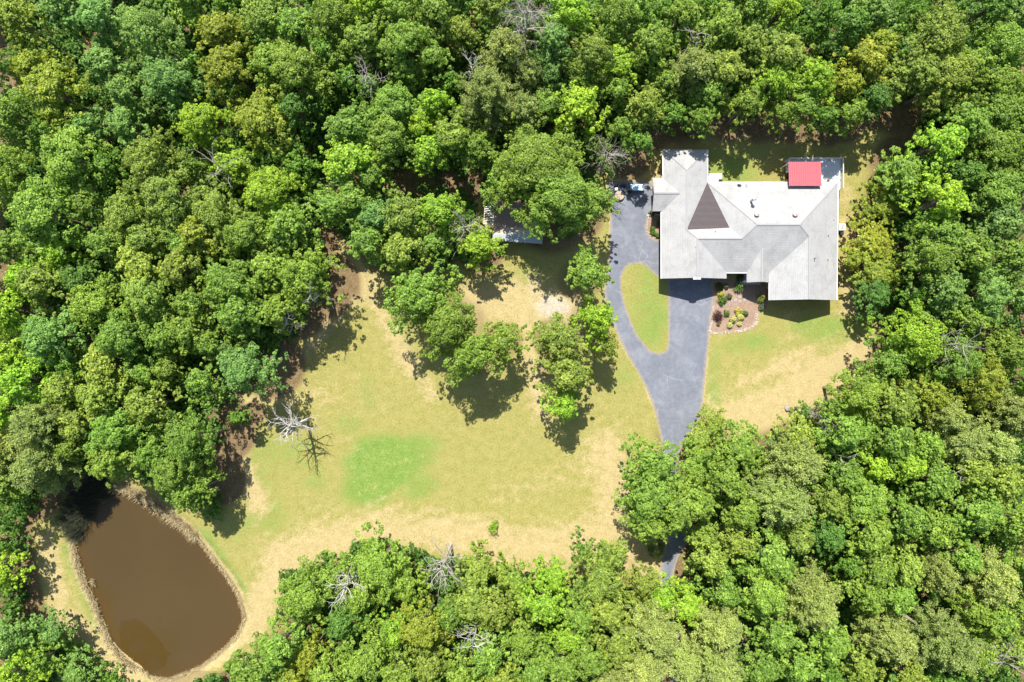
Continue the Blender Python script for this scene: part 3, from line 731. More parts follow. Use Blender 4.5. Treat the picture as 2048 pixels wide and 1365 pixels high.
for zone, lst in T.items():
    lst = [t for t in lst if t not in small]
    labels = tree_labels(zone, lst)
    for (px, py, r, lk), lab in zip(lst, labels):
        rm, b = tree_dims(r)
        kind = 'feather' if lk == 'w' else 'oak'
        pr = rt.choice(PROTO[(kind, b)])
        x, y = tree_base(px, py, r)
        root = empty('feathery_tree' if lk == 'w' else 'broadleaf_tree', (x, y, 0), rt.uniform(0, 6.28))
        sxy = rm / b * rt.uniform(1.0, 1.12); ani = rt.uniform(0.9, 1.1); sz = (rm / b) ** 0.6 * rt.uniform(0.95, 1.05) * LOW.get((px, py), 1.0)
        root.scale = (sxy * ani, sxy / ani * (1.0 if rt.random() < 0.5 else -1.0), sz)
        tag(root, lab, 'tree', group='trees of the ' + zone if 'wood' in zone else zone)
        key = pr[0].name
        if key not in first:
            c = link('crown', pr[0], M_leaf, root); t = link('trunk', pr[1], M_bark if kind == 'oak' else M_twig, root)
            first[key] = (c, t)
        else:
            c = first[key][0].copy(); t = first[key][1].copy()
            for o in (c, t): o.parent = root; C.objects.link(o)
        col = LOOK[lk][1]; v = rt.uniform(0.90, 1.15) * {'bottom-right wood': 1.27, 'bottom-centre wood': 1.22, 'left-side wood': 1.26, 'top-left wood': 1.22, 'wood round the pond': 1.22}.get(zone, 1.16); hsh = rt.uniform(-0.08, 0.07) if lk != 'w' else rt.uniform(-0.04, 0.04)
        c.color = (col[0] * v * (1 + hsh), col[1] * v, col[2] * v * (1 - hsh), 1)

# the wood goes on beyond the frame: one mass
def far_wood():
    g = np.random.default_rng(77); Vs = []; Fs = []; Ts = []; off = 0
    spots = []
    for k in range(900):
        x = g.uniform(-104, 104); y = g.uniform(-82, 82)
        bx = abs(x) - 68.5; by_ = abs(y) - 46.5
        if max(bx, by_) < 0 or max(bx, by_) > 22: continue
        if any((x-a)**2 + (y-b_)**2 < 56 for a, b_ in spots): continue
        spots.append((x, y))
    every = [(x, y, g.uniform(13, 17), g.uniform(4, 5.6), 0.62, 8) for x, y in spots]
    for zn, t in SMALL:
        rm, b = tree_dims(t[2]); every.append((*tree_base(*t[:3]), PROTO_H[b] * (rm / b) ** 0.6 * LOW.get((t[0], t[1]), 1.0), rm * 1.03, 0.30, 20))
    for x, y, H, Rr, lf, per in every:
        lobes = [(a + x, b_ + y, c, r) for a, b_, c, r in oak_lobes(g, Rr, H, 34)]
        V, F_, t = lobe_leaves(g, lobes, lf, per)
        Vs.append(V); Fs.append(F_ + off); Ts.append(t); off += len(V)
    me = np_mesh('woodland', np.concatenate(Vs), np.concatenate(Fs), dict(tint=np.concatenate(Ts)))
    o = link('woodland', me, M_leaf); o.color = (0.130, 0.255, 0.032, 1)
    return tag(o, 'green crowns filling the gaps of the wood and carrying it past the photo edges', 'woodland', kind='stuff')
far_wood()

# low growth under the trees
def undergrowth():
    g = np.random.default_rng(9); n = 14000
    cs = np.stack([g.uniform(-72, 72, n), g.uniform(-50, 50, n)], 1)
    cs = np.array(cs)
    px = cs[:, 0] * S + CX; py = CY - cs[:, 1] * S
    ok = (sdist(px, py, CLEAR) > 8) & (sdist(px, py, [(960,400),(1100,400),(1100,490),(960,490)]) > 6) & (sdist(cs[:, 0], cs[:, 1], DRIVE_W) > 1.2)
    ok &= ~((px > 690) & (px < 960) & (py > 330) & (py < 410) & (g.random(len(px)) < 0.8))
    cs = cs[ok]; lobes = []
    for x, y in cs:
        r = g.uniform(0.4, 1.25); lobes.append((x, y, r * g.uniform(0.5, 1.8), r))
    V, F_, t = lobe_leaves(g, lobes, 0.46, 5)
    o = link('undergrowth', np_mesh('undergrowth', V, F_, dict(tint=t)), M_leaf); o.color = (0.085, 0.185, 0.028, 1)
    tag(o, 'low green undergrowth on the floor of the wood', 'undergrowth', kind='stuff')
undergrowth()

# ---- bare and half-dead trees
def snag_mesh(seed, H, spread, n1, thick=1.0, vertical=0.35, depth=3):
    g = np.random.default_rng(seed); mb = MB(); lean = g.uniform(-0.04, 0.04, 2) * H
    top = Vector((lean[0], lean[1], H * 0.92))
    mb.tube([(0, 0, -0.3), (lean[0]*0.3, lean[1]*0.3, H*0.35), (lean[0]*0.7, lean[1]*0.7, H*0.65), top], [0.24*thick, 0.19*thick, 0.14*thick, 0.06*thick], 8)
    def grow(p, d, length, r, lev):
        n = 5; pts = [p]; q = p.copy(); dd = d.copy()
        for i in range(n - 1):
            dd = (dd + Vector(g.normal(size=3)) * 0.20 + Vector((0, 0, 0.05))).normalized(); q = q + dd * (length / (n - 1)); pts.append(q.copy())
        mb.tube(pts, [r * (1 - 0.72 * i / (n - 1)) for i in range(n)], 5 if lev < 2 else 4, cap=False)
        if lev < depth:
            for i in range(1, n):
                for s in range(2 if lev == 0 else 1 + (g.random() < 0.5)):
                    side = Vector(g.normal(size=3)); side = (side - dd * side.dot(dd)).normalized()
                    grow(pts[i].copy(), (dd * 0.65 + side * 0.75).normalized(), length * g.uniform(0.32, 0.55), r * (0.62 - 0.06 * i), lev + 1)
    for k in range(n1):
        f = 0.5 + 0.5 * k / n1; a = k * 2.4 + g.uniform(-0.4, 0.4)
        p = Vector((lean[0] * f, lean[1] * f, H * 0.92 * f)); el = vertical + 0.6 * (f - 0.5) + g.uniform(-0.15, 0.2)
        d = Vector((math.cos(a) * math.cos(el), math.sin(a) * math.cos(el), math.sin(el)))
        grow(p, d, spread * g.uniform(0.75, 1.15), 0.085 * thick, 1 if depth < 3 else 0 if k % 3 == 0 else 1)
    return tubes_mesh(mb, 'snag')
SN = [ # px,py of the crown, height, spread, limbs, material, thickness, label
 (575, 855, 9.5, 2.7, 17, M_dead, 1.05, 'bleached white dead tree standing alone at the lawn edge, its shadow lying on the grass'),
 (571, 645, 10, 2.0, 9, M_dead, 0.7, 'small bleached bare treetop at the wood edge above the lone white dead tree'),
 (612, 588, 14, 1.9, 9, M_dead2, 0.7, 'thin grey bare top poking from the wood beside the lawn, upper right of bleached treetop'),
 (886, 1141, 12.5, 3.0, 22, M_dead2, 0.8, 'broad pale grey bare tree spreading over the lower edge of the main lawn'),
 (688, 1185, 12.5, 2.6, 16, M_dead, 0.8, 'whitish bare tree between two dense crowns, left of the broad grey bare tree'),
 (1050, 25, 18, 3.3, 14, M_dead2, 0.9, 'large tangled white bare tree at the upper edge of the photo, centre'),
 (951, 125, 14, 2.0, 11, M_dead, 0.7, 'small white bare tree among green crowns, lower left of the tangled one'),
 (729, 150, 13, 2.7, 16, M_dead2, 0.6, 'grey bare tree in a dark gap of the upper-centre wood'),
 (425, 328, 15.0, 2.8, 12, M_dead2, 0.6, 'dark grey bare branches in a gap of the upper-left wood'),
 (930, 448, 9.5, 2.9, 16, M_dead2, 0.7, 'sprawling brown-grey bare tree left of the tin shed'),
 (1395, 70, 13, 2.6, 10, M_dead2, 0.7, 'grey bare tree in the wood above the house'),
 (951, 1296, 14, 2.6, 14, M_dead, 0.7, 'pale bare tree near the bottom edge, centre of the photo'),
 (1652, 835, 9, 2.4, 14, M_dead2, 0.6, 'low grey bare tree behind the boulder, lower right of the lawn'),
 (1925, 690, 15, 2.9, 16, M_dead2, 0.6, 'grey bare tree in the wood to the right of the house, upper of two'),
 (2010, 1332, 13, 2.9, 14, M_dead2, 0.7, 'pale grey bare tree in the bottom right corner'),
 (1700, 925, 13.5, 1.5, 4, M_dead2, 0.6, 'thin white bare top among green crowns in the lower-right wood, left one'),
 (1925, 950, 14, 2.0, 5, M_dead2, 0.6, 'long pale bare branches in the lower-right wood near the right edge'),
]
for i, (px, py, H, sp, n1, mt, th, lab) in enumerate(SN):
    x, y, _ = P(px, py, H * 0.9)
    root = empty('dead_tree', (x, y, 0)); tag(root, lab, 'dead tree', 'bare dead trees')
    me = snag_mesh(300 + i, H, sp, n1, th, depth=3 if i == 5 else 2)
    # bole and boughs are one continuous piece of wood
    link('trunk', me, mt, root)
# half-dead tree left of the house: green on one side, bare twigs on the other
x, y, _ = P(1222, 312, 8.5)
root = empty('half_dead_tree', (x, y, 0)); tag(root, 'thin tree by the chairs, green leaves on its left, bare grey twigs on its right', 'tree')
link('trunk', snag_mesh(411, 9.5, 2.7, 24, 0.6, depth=2), M_dead2, root)
g = np.random.default_rng(5)
V, F_, t = lobe_leaves(g, [(g.uniform(-2.6, -0.2), g.uniform(-1.6, 2.2), g.uniform(6.2, 9.2), g.uniform(0.35, 0.65)) for _ in range(22)], 0.24, 12)
c = link('crown', np_mesh('half_crown', V, F_, dict(tint=t)), M_leaf, root); c.color = (0.13, 0.18, 0.045, 1)
# lone sapling on the lawn
x, y, _ = P(987, 1058, 1.8)
root = empty('sapling', (x, y, 0)); tag(root, 'small round lime-green sapling standing alone on the dry lawn', 'sapling')
g = np.random.default_rng(6)
V, F_, t = lobe_leaves(g, [(g.normal() * 0.34, g.normal() * 0.38, g.uniform(0.6, 1.9), g.uniform(0.22, 0.4)) for _ in range(20)], 0.15, 26)
c = link('crown', np_mesh('sapling_crown', V, F_, dict(tint=t)), M_leaf, root); c.color = (0.22, 0.36, 0.035, 1)
MB().tube([(0, 0, -0.1), (0.02, 0, 0.8), (0, 0.02, 1.6)], [0.06, 0.045, 0.02], 7).build('trunk', M_bark, root, True)

# ---- garden shrubs
def shrub(px, py, r, col, lab, h=None, leaf=0.11, seed=0, dens=26, name='shrub'):
    r = r * 1.15
    g = np.random.default_rng(900 + seed); rm = r / S; h = h or rm * 1.3
    x, y, _ = P(px, py, h * 0.7)
    root = empty(name, (x, y, 0.03)); tag(root, lab, 'shrub', 'garden shrubs by the house')
    n = int(14 + 22 * rm); lobes = []
    for k in range(n):
        d = unit(g.normal(size=3)); d[2] = abs(d[2]); q = g.uniform(0.45, 0.8)
        lobes.append((d[0]*rm*q, d[1]*rm*q, 0.12 + d[2]*h*0.72, rm * g.uniform(0.27, 0.42)))
    V, F_, t = lobe_leaves(g, lobes, leaf, dens)
    c = link('foliage', np_mesh('shrub_foliage', V, F_, dict(tint=t)), M_leaf, root); c.color = (*col, 1)
    mb = MB()
    for k in range(5):
        a = k * 1.26; mb.tube([(0, 0, 0), (math.cos(a)*rm*0.4, math.sin(a)*rm*0.4, h*0.7)], [0.025, 0.01], 5)
    mb.build('stem', M_bark, root, True)
YEL = (0.48, 0.46, 0.09); GRN = (0.11, 0.20, 0.03)
for i, a in enumerate([
 (1453.3, 573.3, 5.0, (0.12, 0.14, 0.06), 'dull grey-green round shrub at the shade edge below the garage corner'),
 (1479, 575.4, 9.5, (0.14, 0.24, 0.06), 'large round bright green shrub below the entry roof', 1.0),
 (1441.5, 587.7, 6.2, YEL, 'round yellow shrub beside the garage shadow, left of the flagstones'),
 (1458.5, 592.8, 5.2, (0.12, 0.13, 0.05), 'small brownish green shrub right of the yellow one by the flagstones'),
 (1445, 600.5, 9.5, GRN, 'wide grass-green shrub directly above the flagstone path, beside the drive', 0.7),
 (1437.4, 632.3, 10, (0.085, 0.030, 0.032), 'round dark maroon shrub beside the driveway', 0.95),
 (1453.3, 627.2, 6.0, GRN, 'small green spiky shrub right of the maroon one', 0.4),
 (1478, 622.6, 7.6, YEL, 'yellow shrub, topmost of the yellow cluster in the curved bed'),
 (1481.5, 634.9, 7.2, (0.50, 0.50, 0.18), 'pale yellow shrub in the middle of the yellow cluster'),
 (1491.8, 626.7, 5.6, (0.10, 0.19, 0.05), 'small green shrub right of the yellow cluster'),
 (1466.7, 639.5, 7.0, (0.50, 0.50, 0.18), 'pale yellow shrub at the left of the yellow cluster'),
 (1460, 650.8, 5.2, (0.46, 0.52, 0.18), 'small pale yellow-green shrub near the bottom rim of the curved bed'),
 (1479.5, 647.7, 4.6, (0.52, 0.54, 0.18), 'tiny pale yellow shrub, lowest right of the cluster'),
 (1525.6, 597, 8.8, (0.20, 0.25, 0.05), 'green and orange shrub against the left wall of the front wing', 1.1),
 (1523, 616, 6.5, (0.11, 0.16, 0.09), 'flat grey-green plant in the lawn below the green and orange shrub', 0.3),
 (1437, 648.7, 3.2, (0.20, 0.16, 0.05), 'tiny brown plant below the maroon shrub', 0.3),
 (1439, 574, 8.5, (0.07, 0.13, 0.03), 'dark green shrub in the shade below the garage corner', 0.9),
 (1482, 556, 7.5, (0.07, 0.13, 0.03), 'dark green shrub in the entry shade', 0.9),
 (1302.9, 427, 5.0, (0.10, 0.15, 0.04), 'green plant at the top of the bed left of the house', 0.5),
 (1317.6, 442, 4.2, (0.16, 0.26, 0.04), 'bright green plant in the shaded corner left of the house', 0.5),
 (1317, 451, 3.6, (0.18, 0.15, 0.05), 'small brownish plant in the bed left of the house', 0.4),
 (1305, 457.6, 5.2, GRN, 'bright green plant in the middle of the bed left of the house', 0.4),
 (1306.7, 466, 5.2, GRN, 'low green plant second from the bottom of the bed left of the house', 0.4),
 (1314.8, 471, 4.4, GRN, 'low green plant at the bottom of the bed left of the house', 0.35)]):
    shrub(*a, seed=i)

# ---- reeds and dead grass round the pond
M_straw = simple('straw', (0.42, 0.34, 0.19), 0.9, 0.3, 3, 0.1)
M_willow = simple('dark_reed', (0.085, 0.095, 0.06), 0.9, 0.3, 3, 0.1)
def reeds(name, poly_pts, n, wid, hts, lens, material, lab, seed, flop=0.8):
    g = np.random.default_rng(seed); pts = [G(*p) for p in poly_pts]
    seg = [(pts[i], pts[i+1]) for i in range(len(pts)-1)]; ln = np.array([math.dist(*s) for s in seg]); ln /= ln.sum()
    idx = g.choice(len(seg), n, p=ln); t = g.random(n)
    a = np.array([s[0] for s in seg])[idx]; b = np.array([s[1] for s in seg])[idx]
    base = a + (b - a) * t[:, None]; nr = unit(np.stack([(b-a)[:, 1], -(b-a)[:, 0]], 1))
    cl = np.round(t * 9) / 9
    off = g.normal(size=n) * wid * (0.35 + 0.9 * vnoise(base[:, 0], base[:, 1], 1.2, 3))
    base = base + nr * off[:, None]
    d = g.normal(size=(n, 3)); d[:, 2] = np.abs(d[:, 2]) * (1 - flop) + 0.15; d = unit(d)
    Ls = g.uniform(*lens, n)
    dq = sdist(base[:, 0], base[:, 1], POND_W)
    z0 = np.where(dq < 0, WATER_Z, WATER_Z * (1 - sstep(-0.1, 1.9, dq)))
    c = np.concatenate([base, z0[:, None] + 0.02], 1); tip = c + d * Ls[:, None] + np.array([0, 0, 1]) * g.uniform(*hts, n)[:, None]
    w = g.uniform(0.012, 0.032, n)[:, None]; s_ = unit(np.cross(d, np.array([0, 0, 1.0]) + g.normal(size=(n, 3)) * 0.3))
    mid = (c + tip) / 2 + np.array([0, 0, 0.08])
    V = np.stack([c - s_*w, c + s_*w, mid + s_*w*0.9, mid - s_*w*0.9, tip - s_*w*0.2, tip + s_*w*0.2], 1).reshape(-1, 3)
    k = np.arange(n)[:, None] * 6
    F_ = np.concatenate([k + np.array([0, 1, 2, 3]), k + np.array([3, 2, 5, 4])])
    return tag(link(name, np_mesh(name, V, F_), material), lab, 'reeds', kind='stuff')
LEFT = [(147,1030),(143,1070),(147,1104),(155,1138),(169,1173),(186,1207),(200,1246),(215,1283),(238,1312),(268,1339)]
reeds('dead_grass', LEFT, 2600, 0.16, (0.05, 0.6), (0.25, 0.9), M_straw, 'pale dead grass fallen along the left bank of the pond', 1)
reeds('dead_grass', [(212,975),(240,974),(268,985),(299,1003),(327,1025),(364,1049),(392,1076)], 2600, 0.25, (0.1, 0.8), (0.3, 1.1), M_straw, 'tangled pale dead grass on the upper right bank of the pond', 2)
reeds('dead_grass', [(392,1076),(432,1128),(455,1158),(473,1186),(482,1213),(488,1237),(478,1266),(456,1291),(428,1315),(394,1339),(340,1360),(300,1357),(272,1336)], 2600, 0.12, (0.05, 0.3), (0.15, 0.5), M_straw, 'short tan grass fringing the lower right bank of the pond', 3)
reeds('marsh_reeds', [(150,1075),(150,1030),(160,1000),(172,985),(200,975),(218,968)], 5200, 0.95, (0.4, 1.8), (0.3, 0.9), M_willow, 'dark grey-green reeds at the top left corner of the pond', 4, 0.5)
reeds('grass_tufts', [(183,1160),(184,1166),(186,1172)], 120, 0.15, (0.2, 0.5), (0.2, 0.5), M_straw, 'little yellow grass tuft standing in the water by the left bank', 5)
# ------------------------------------------------------------------ materials of built things
def shingle():
    m, nt, b = mat('roof_shingles', 0.85, spec=0.25)
    p = pos(nt)
    sx = N(nt, 'ShaderNodeSeparateXYZ'); L(nt, p, sx.inputs[0])
    w = math_(nt, 'FRACT', math_(nt, 'MULTIPLY', math_(nt, 'ADD', sx.outputs['Z'], math_(nt, 'MULTIPLY', noise(nt, 3, 2, 0.5, p), 0.01)), 1 / 0.085))
    line = ramp(nt, w, [(0.0, 0.84), (0.34, 1.0), (1.0, 1.02)])
    n1 = noise(nt, 26, 3, 0.8, p); n2 = noise(nt, 0.55, 5, 0.65, p); n3 = noise(nt, 5, 4, 0.7, p)
    c = ramp(nt, n1, [(0.32, (0.265, 0.262, 0.256)), (0.5, (0.355, 0.352, 0.345)), (0.68, (0.455, 0.45, 0.44))])
    c = mix(nt, 1.0, c, ramp(nt, n2, [(0.32, 0.84), (0.5, 0.98), (0.68, 1.05)]), 'MULTIPLY')
    c = mix(nt, 1.0, c, ramp(nt, n3, [(0.35, 0.93), (0.65, 1.03)]), 'MULTIPLY')
    mp = N(nt, 'ShaderNodeMapping'); mp.inputs['Scale'].default_value = (1.1, 0.35, 1.0); L(nt, p, mp.inputs['Vector'])
    c = mix(nt, 1.0, c, ramp(nt, noise(nt, 1.3, 6, 0.75, mp.outputs[0], 0.4), [(0.30, 0.82), (0.46, 0.97), (0.7, 1.03)]), 'MULTIPLY')
    c = mix(nt, ramp(nt, noise(nt, 7.5, 2, 0.5, p), [(0.735, 0.0), (0.76, 0.8)]), c, (0.14, 0.12, 0.08))
    c = mix(nt, 1.0, c, line, 'MULTIPLY')
    L(nt, c, b.inputs['Base Color']); bump(nt, b, n1, 0.5, 0.02)
    return m
M_shingle = shingle()
def membrane():
    m, nt, b = mat('brown_membrane', 0.6, spec=0.3)
    p = pos(nt); sx = N(nt, 'ShaderNodeSeparateXYZ'); L(nt, p, sx.inputs[0])
    f = math_(nt, 'FRACT', math_(nt, 'MULTIPLY', sx.outputs['Y'], 1 / 0.92))
    c = ramp(nt, f, [(0.0, (0.085, 0.070, 0.072)), (0.07, (0.062, 0.048, 0.050)), (0.5, (0.058, 0.045, 0.047)), (1.0, (0.062, 0.049, 0.051))])
    c = mix(nt, 1.0, c, ramp(nt, noise(nt, 1.5, 5, 0.7, p), [(0.3, 0.9), (0.7, 1.1)]), 'MULTIPLY')
    L(nt, c, b.inputs['Base Color'])
    return m
M_membrane = membrane()
def brick():
    m, nt, b = mat('red_brick', 0.9, spec=0.15)
    tc = N(nt, 'ShaderNodeTexCoord').outputs['Object']
    sx = N(nt, 'ShaderNodeSeparateXYZ'); L(nt, tc, sx.inputs[0])
    cb = N(nt, 'ShaderNodeCombineXYZ'); L(nt, math_(nt, 'ADD', sx.outputs['X'], sx.outputs['Y']), cb.inputs[0]); L(nt, sx.outputs['Z'], cb.inputs[1])
    t = N(nt, 'ShaderNodeTexBrick'); L(nt, cb.outputs[0], t.inputs['Vector']); t.inputs['Scale'].default_value = 4.2
    t.inputs['Color1'].default_value = (0.26, 0.09, 0.06, 1); t.inputs['Color2'].default_value = (0.33, 0.13, 0.08, 1); t.inputs['Mortar'].default_value = (0.42, 0.38, 0.33, 1)
    L(nt, t.outputs['Color'], b.inputs['Base Color'])
    return m
M_brick = brick()
M_white = simple('white_paint', (0.66, 0.66, 0.64), 0.5, 0.06, 5)
M_steel = simple('galvanised_steel', (0.42, 0.43, 0.45), 0.45, 0.15, 5, 0.5, 0.4)
M_black = simple('black_plastic', (0.022, 0.024, 0.034), 0.5, 0.3, 5, 0.4)
M_glass = simple('window_glass', (0.03, 0.04, 0.05), 0.08, 0.1, 2, 0.8)
M_soffit = simple('soffit', (0.6, 0.58, 0.54), 0.7, 0.05, 3)
M_conc = simple('concrete', (0.52, 0.48, 0.43), 0.9, 0.15, 5, 0.2, 0, 0.01)
M_rust = simple('rust', (0.30, 0.14, 0.09), 0.9, 0.35, 6, 0.2)
M_door = simple('door_paint', (0.55, 0.52, 0.46), 0.5, 0.05, 3)

# ------------------------------------------------------------------ house
house = empty('house', (R(450, -220, 0)[0], R(450, -220, 0)[1], 0))
tag(house, 'large single-storey house with pale grey shingled gable roofs and a dark brown triangular roof panel', 'house')
HO = house.location.copy()
def hl(X, Y, z): r = R(X, Y, z); return (r[0] - HO.x, r[1] - HO.y, r[2])
E = 3.05
RV = dict(v1=(293,-370.8,3.10), v2=(378.5,-370.8,3.05), v3=(334,-326.35,4.30), v4=(378.5,-307,3.05), v5=(334,-212.8,4.30), v6=(352.6,-195,4.81), v7=(352.6,-120.5,4.81),
  v8=(289.6,-121,3.05), v9=(415.7,-121,3.05), v10=(415.7,-132.8,3.05), v11=(438.2,-195,4.80), v12=(463,-219.75,5.497), v14=(543,-219.75,5.497), v15=(631.5,-306.7,3.05),
  v16=(564.5,-198.2,4.89), v17=(564.5,-79.2,4.89), v18=(499,-79.2,3.05), v19=(629,-79.2,3.05), v20=(499,-132.8,3.05), v21=(416.5,-216.7,4.19), w1=(289.6,-250,3.05), w2=(289.6,-320,3.05), w3=(293,-322,3.10),
  d1=(478,-177.7,4.33), d2=(478,-113.5,4.33), d3=(455,-113.5,3.06), d4=(455,-132.8,3.06), d5=(498.4,-113.5,3.06), d6=(498.4,-132.8,3.06),
  b1=(272.5,-284,3.98), b2=(322.5,-284,3.98), b3=(272.5,-316.3,3.07), b4=(290,-316.3,3.07), b5=(272,-251.5,3.07), b6=(290,-251.5,3.07))
faces = [('v8','w1','w2','w3','v1','v3','v5','v6','v7'), ('v1','v2','v3'), ('v2','v4','v5','v3'), ('v4','v12','v11','v21'), ('v5','v21','v11','v6'), ('v6','v11','v12','v14','v16','v20','v10'),
  ('v6','v7','v9','v10'), ('v4','v15','v14','v12'), ('v15','v19','v17','v16','v14'), ('v16','v17','v18','v20'), ('v4','v21','v5')]
dfaces = [('d1','d2','d3','d4'), ('d1','d6','d5','d2')]
bfaces = [('b1','b2','b4','b3'), ('b1','b5','b6','b2')]
def roof(name, fl, thick, parent, mats):
    keys = []
    for f in fl:
        for k in f:
            if k not in keys: keys.append(k)
    V = [Vector(hl(*RV[k])) for k in keys]; n = len(V)
    F_ = []
    for f in fl:
        ids = [keys.index(k) for k in f]
        nz = sum((V[ids[i]].x * V[ids[(i+1) % len(ids)]].y - V[ids[(i+1) % len(ids)]].x * V[ids[i]].y) for i in range(len(ids)))
        if nz < 0: ids = ids[::-1]
        F_.append(ids)
    ed = {}
    for ids in F_:
        for i in range(len(ids)): ed[(ids[i], ids[(i+1) % len(ids)])] = 1
    mb = MB(); V2 = V + [v - Vector((0, 0, thick)) for v in V]
    mb.add(V2, F_, 0); 
    mb.add(V2, [[i + n for i in reversed(ids)] for ids in F_], 2)
    for (a, b_) in ed:
        if (b_, a) not in ed: mb.add([V[a], V[b_], V2[b_+n], V2[a+n]], [(0, 3, 2, 1)], 1)
    return mb.build(name, mats, parent)
# the membrane triangle is a panel of its own
roof_main = roof('roof', faces[:-1], 0.2, house, [M_shingle, M_white, M_soffit])
roof('entry_roof', dfaces, 0.18, house, [M_shingle, M_white, M_soffit])
roof('side_roof', bfaces, 0.18, house, [M_shingle, M_white, M_soffit])
mo = roof('membrane_panel', faces[-1:], 0.12, house, [M_membrane, M_membrane, M_membrane]); mo['label'] = 'dark brown triangular roof panel'
# ridge caps
rc = MB()
for a, b_ in (('v3','v5'),('v6','v7'),('v6','v11'),('v12','v14'),('v16','v17'),('v12','v4'),('v12','v11'),('v14','v16'),('v14','v15'),('v5','v6'),('b1','b2'),('d1','d2'),('v1','v3'),('v2','v3')):
    p, q = Vector(hl(*RV[a])), Vector(hl(*RV[b_]))
    rc.bar(p + Vector((0, 0, 0.012)), q + Vector((0, 0, 0.012)), 0.24 if abs(p.z-q.z) < 0.1 else 0.13, 0.05)
rc.build('ridge_cap', simple('ridge_shingle', (0.29, 0.288, 0.285), 0.9, 0.2, 12), roof_main)
# little hood at the tip of the garage gable
x, y, z = hl(352.6, -119.5, 4.81)
MB().bar((x - 0.5, y, z - 0.26), (x, y, z - 0.06), 0.32, 0.12).bar((x, y, z - 0.06), (x + 0.5, y, z - 0.26), 0.32, 0.12).build('gable_hood', [M_white], roof_main)
# gutters
gt = MB()
for a, b_, dx, dy in (('v8','w1',-1,0),('v4','v15',0,1),('v19','v15',1,0),('v10','v20',0,-1),('v1','w3',-1,0),('v2','v4',1,0),('v18','v20',-1,0)):
    p = Vector(hl(*RV[a])); q = Vector(hl(*RV[b_])); o_ = Vector((dx * 0.06, dy * 0.06, -0.07))
    gt.bar(p + o_, q + o_, 0.11, 0.10)
gt.build('gutter', M_white, house)
def poly_hl(pts): return [hl(a, b_, 0)[:2] for a, b_ in pts]
wall = MB().prism(poly_hl([(298,-363),(371.5,-363),(371.5,-299),(622,-299),(622,-87),(507,-87),(507,-141),(408,-141),(408,-129),(297,-129),(297,-259),(281,-259),(281,-309),(298,-309)]), 0, 2.86)
def gable(x0, x1, y, zt, axis='y', th=3):
    wall.add([hl(x0, y, 2.86), hl(x1, y, 2.86), hl((x0+x1)/2, y, zt), hl(x0, y-th, 2.86), hl(x1, y-th, 2.86), hl((x0+x1)/2, y-th, zt)], [(0,1,2),(5,4,3),(0,2,5,3),(1,4,5,2)], 1)
gable(299, 406, -129.2, 4.4); gable(509, 620, -87.2, 4.45)
a0 = [hl(281.2,-257,2.86), hl(281.2,-311,2.86), hl(281.2,-284,3.65), hl(285,-257,2.86), hl(285,-311,2.86), hl(285,-284,3.65)]
wall.add(a0, [(0,2,1),(3,4,5),(0,3,5,2),(1,2,5,4)], 1)
wall.build('wall', [M_brick, M_white], house)
# garage doors, front door, windows
def opening(name, x0, x1, y, z0, z1, material, frame=True, face='y', parts=None):
    d = 0.05
    mb = MB()
    if face == 'y':
        a = hl(x0, y, 0); b_ = hl(x1, y, 0); mb.box(a[0], b_[0], a[1]-d, a[1]+0.02, z0, z1)
    else:
        a = hl(y, x0, 0); b_ = hl(y, x1, 0); mb.box(a[0]-d, a[0]+0.02, b_[1], a[1], z0, z1)
    o = mb.build(name, material, house)
    if frame:
        fr = MB(); w = 0.07
        if face == 'y':
            X0, X1, Y = a[0], b_[0], a[1]-d-0.03
            fr.box(X0-w, X1+w, Y, Y+0.06, z1, z1+w).box(X0-w, X1+w, Y, Y+0.06, z0-w, z0).box(X0-w, X0, Y, Y+0.06, z0, z1).box(X1, X1+w, Y, Y+0.06, z0, z1).box((X0+X1)/2-0.02, (X0+X1)/2+0.02, Y+0.01, Y+0.05, z0, z1)
        else:
            Y0, Y1, X = b_[1], a[1], a[0]-d-0.03
            fr.box(X, X+0.06, Y0-w, Y1+w, z1, z1+w).box(X, X+0.06, Y0-w, Y1+w, z0-w, z0).box(X, X+0.06, Y0-w, Y0, z0, z1).box(X, X+0.06, Y1, Y1+w, z0, z1)
        fr.build('frame', M_white, o)
    return o
for x0, x1 in ((309, 345), (359, 395)):
    gd = opening('garage_door', x0, x1, -128.9, 0.02, 2.2, M_white, False)
    p = MB(); a = hl(x0, -128.9, 0); b_ = hl(x1, -128.9, 0)
    for k in range(4):
        for j in range(4):
            w = (b_[0]-a[0]) / 4; p.box(a[0]+j*w+0.1, a[0]+(j+1)*w-0.1, a[1]-0.07, a[1]-0.045, 0.1+k*0.53, 0.5+k*0.53)
    p.build('door_panel', M_door, gd)
fd = opening('front_door', 470, 484, -140.9, 0.15, 2.25, M_rust); MB().tube([(fd.location.x+hl(482,-140,0)[0], hl(482,-140.9,0)[1]-0.1, 1.1), (hl(482,-140,0)[0], hl(482,-140.9,0)[1]-0.1, 1.25)], 0.02, 6).build('handle', M_steel, fd)
for x0, x1, y in ((424, 442, -140.9), (525, 550, -86.9), (580, 604, -86.9)): opening('window', x0, x1, y, 0.9, 2.1, M_glass)
for x0, x1, y in ((-225, -243, 296.9), (-160, -185, 296.9), (-275, -292, 280.9), (-340, -355, 297.9), (-105, -120, 506.9)): opening('window', x0, x1, y, 0.9, 2.1, M_glass, True, 'x')
pst = MB()
for X in (458, 495): a = hl(X, -117, 0); pst = MB().box(a[0]-0.07, a[0]+0.07, a[1]-0.07, a[1]+0.07, 0, 2.9); pst.build('porch_post', M_white, house)
a = hl(455, -141, 0); b_ = hl(499, -113, 0); MB().box(a[0], b_[0]-0.2, b_[1], a[1], 0, 0.14).build('porch_floor', M_conc, house)
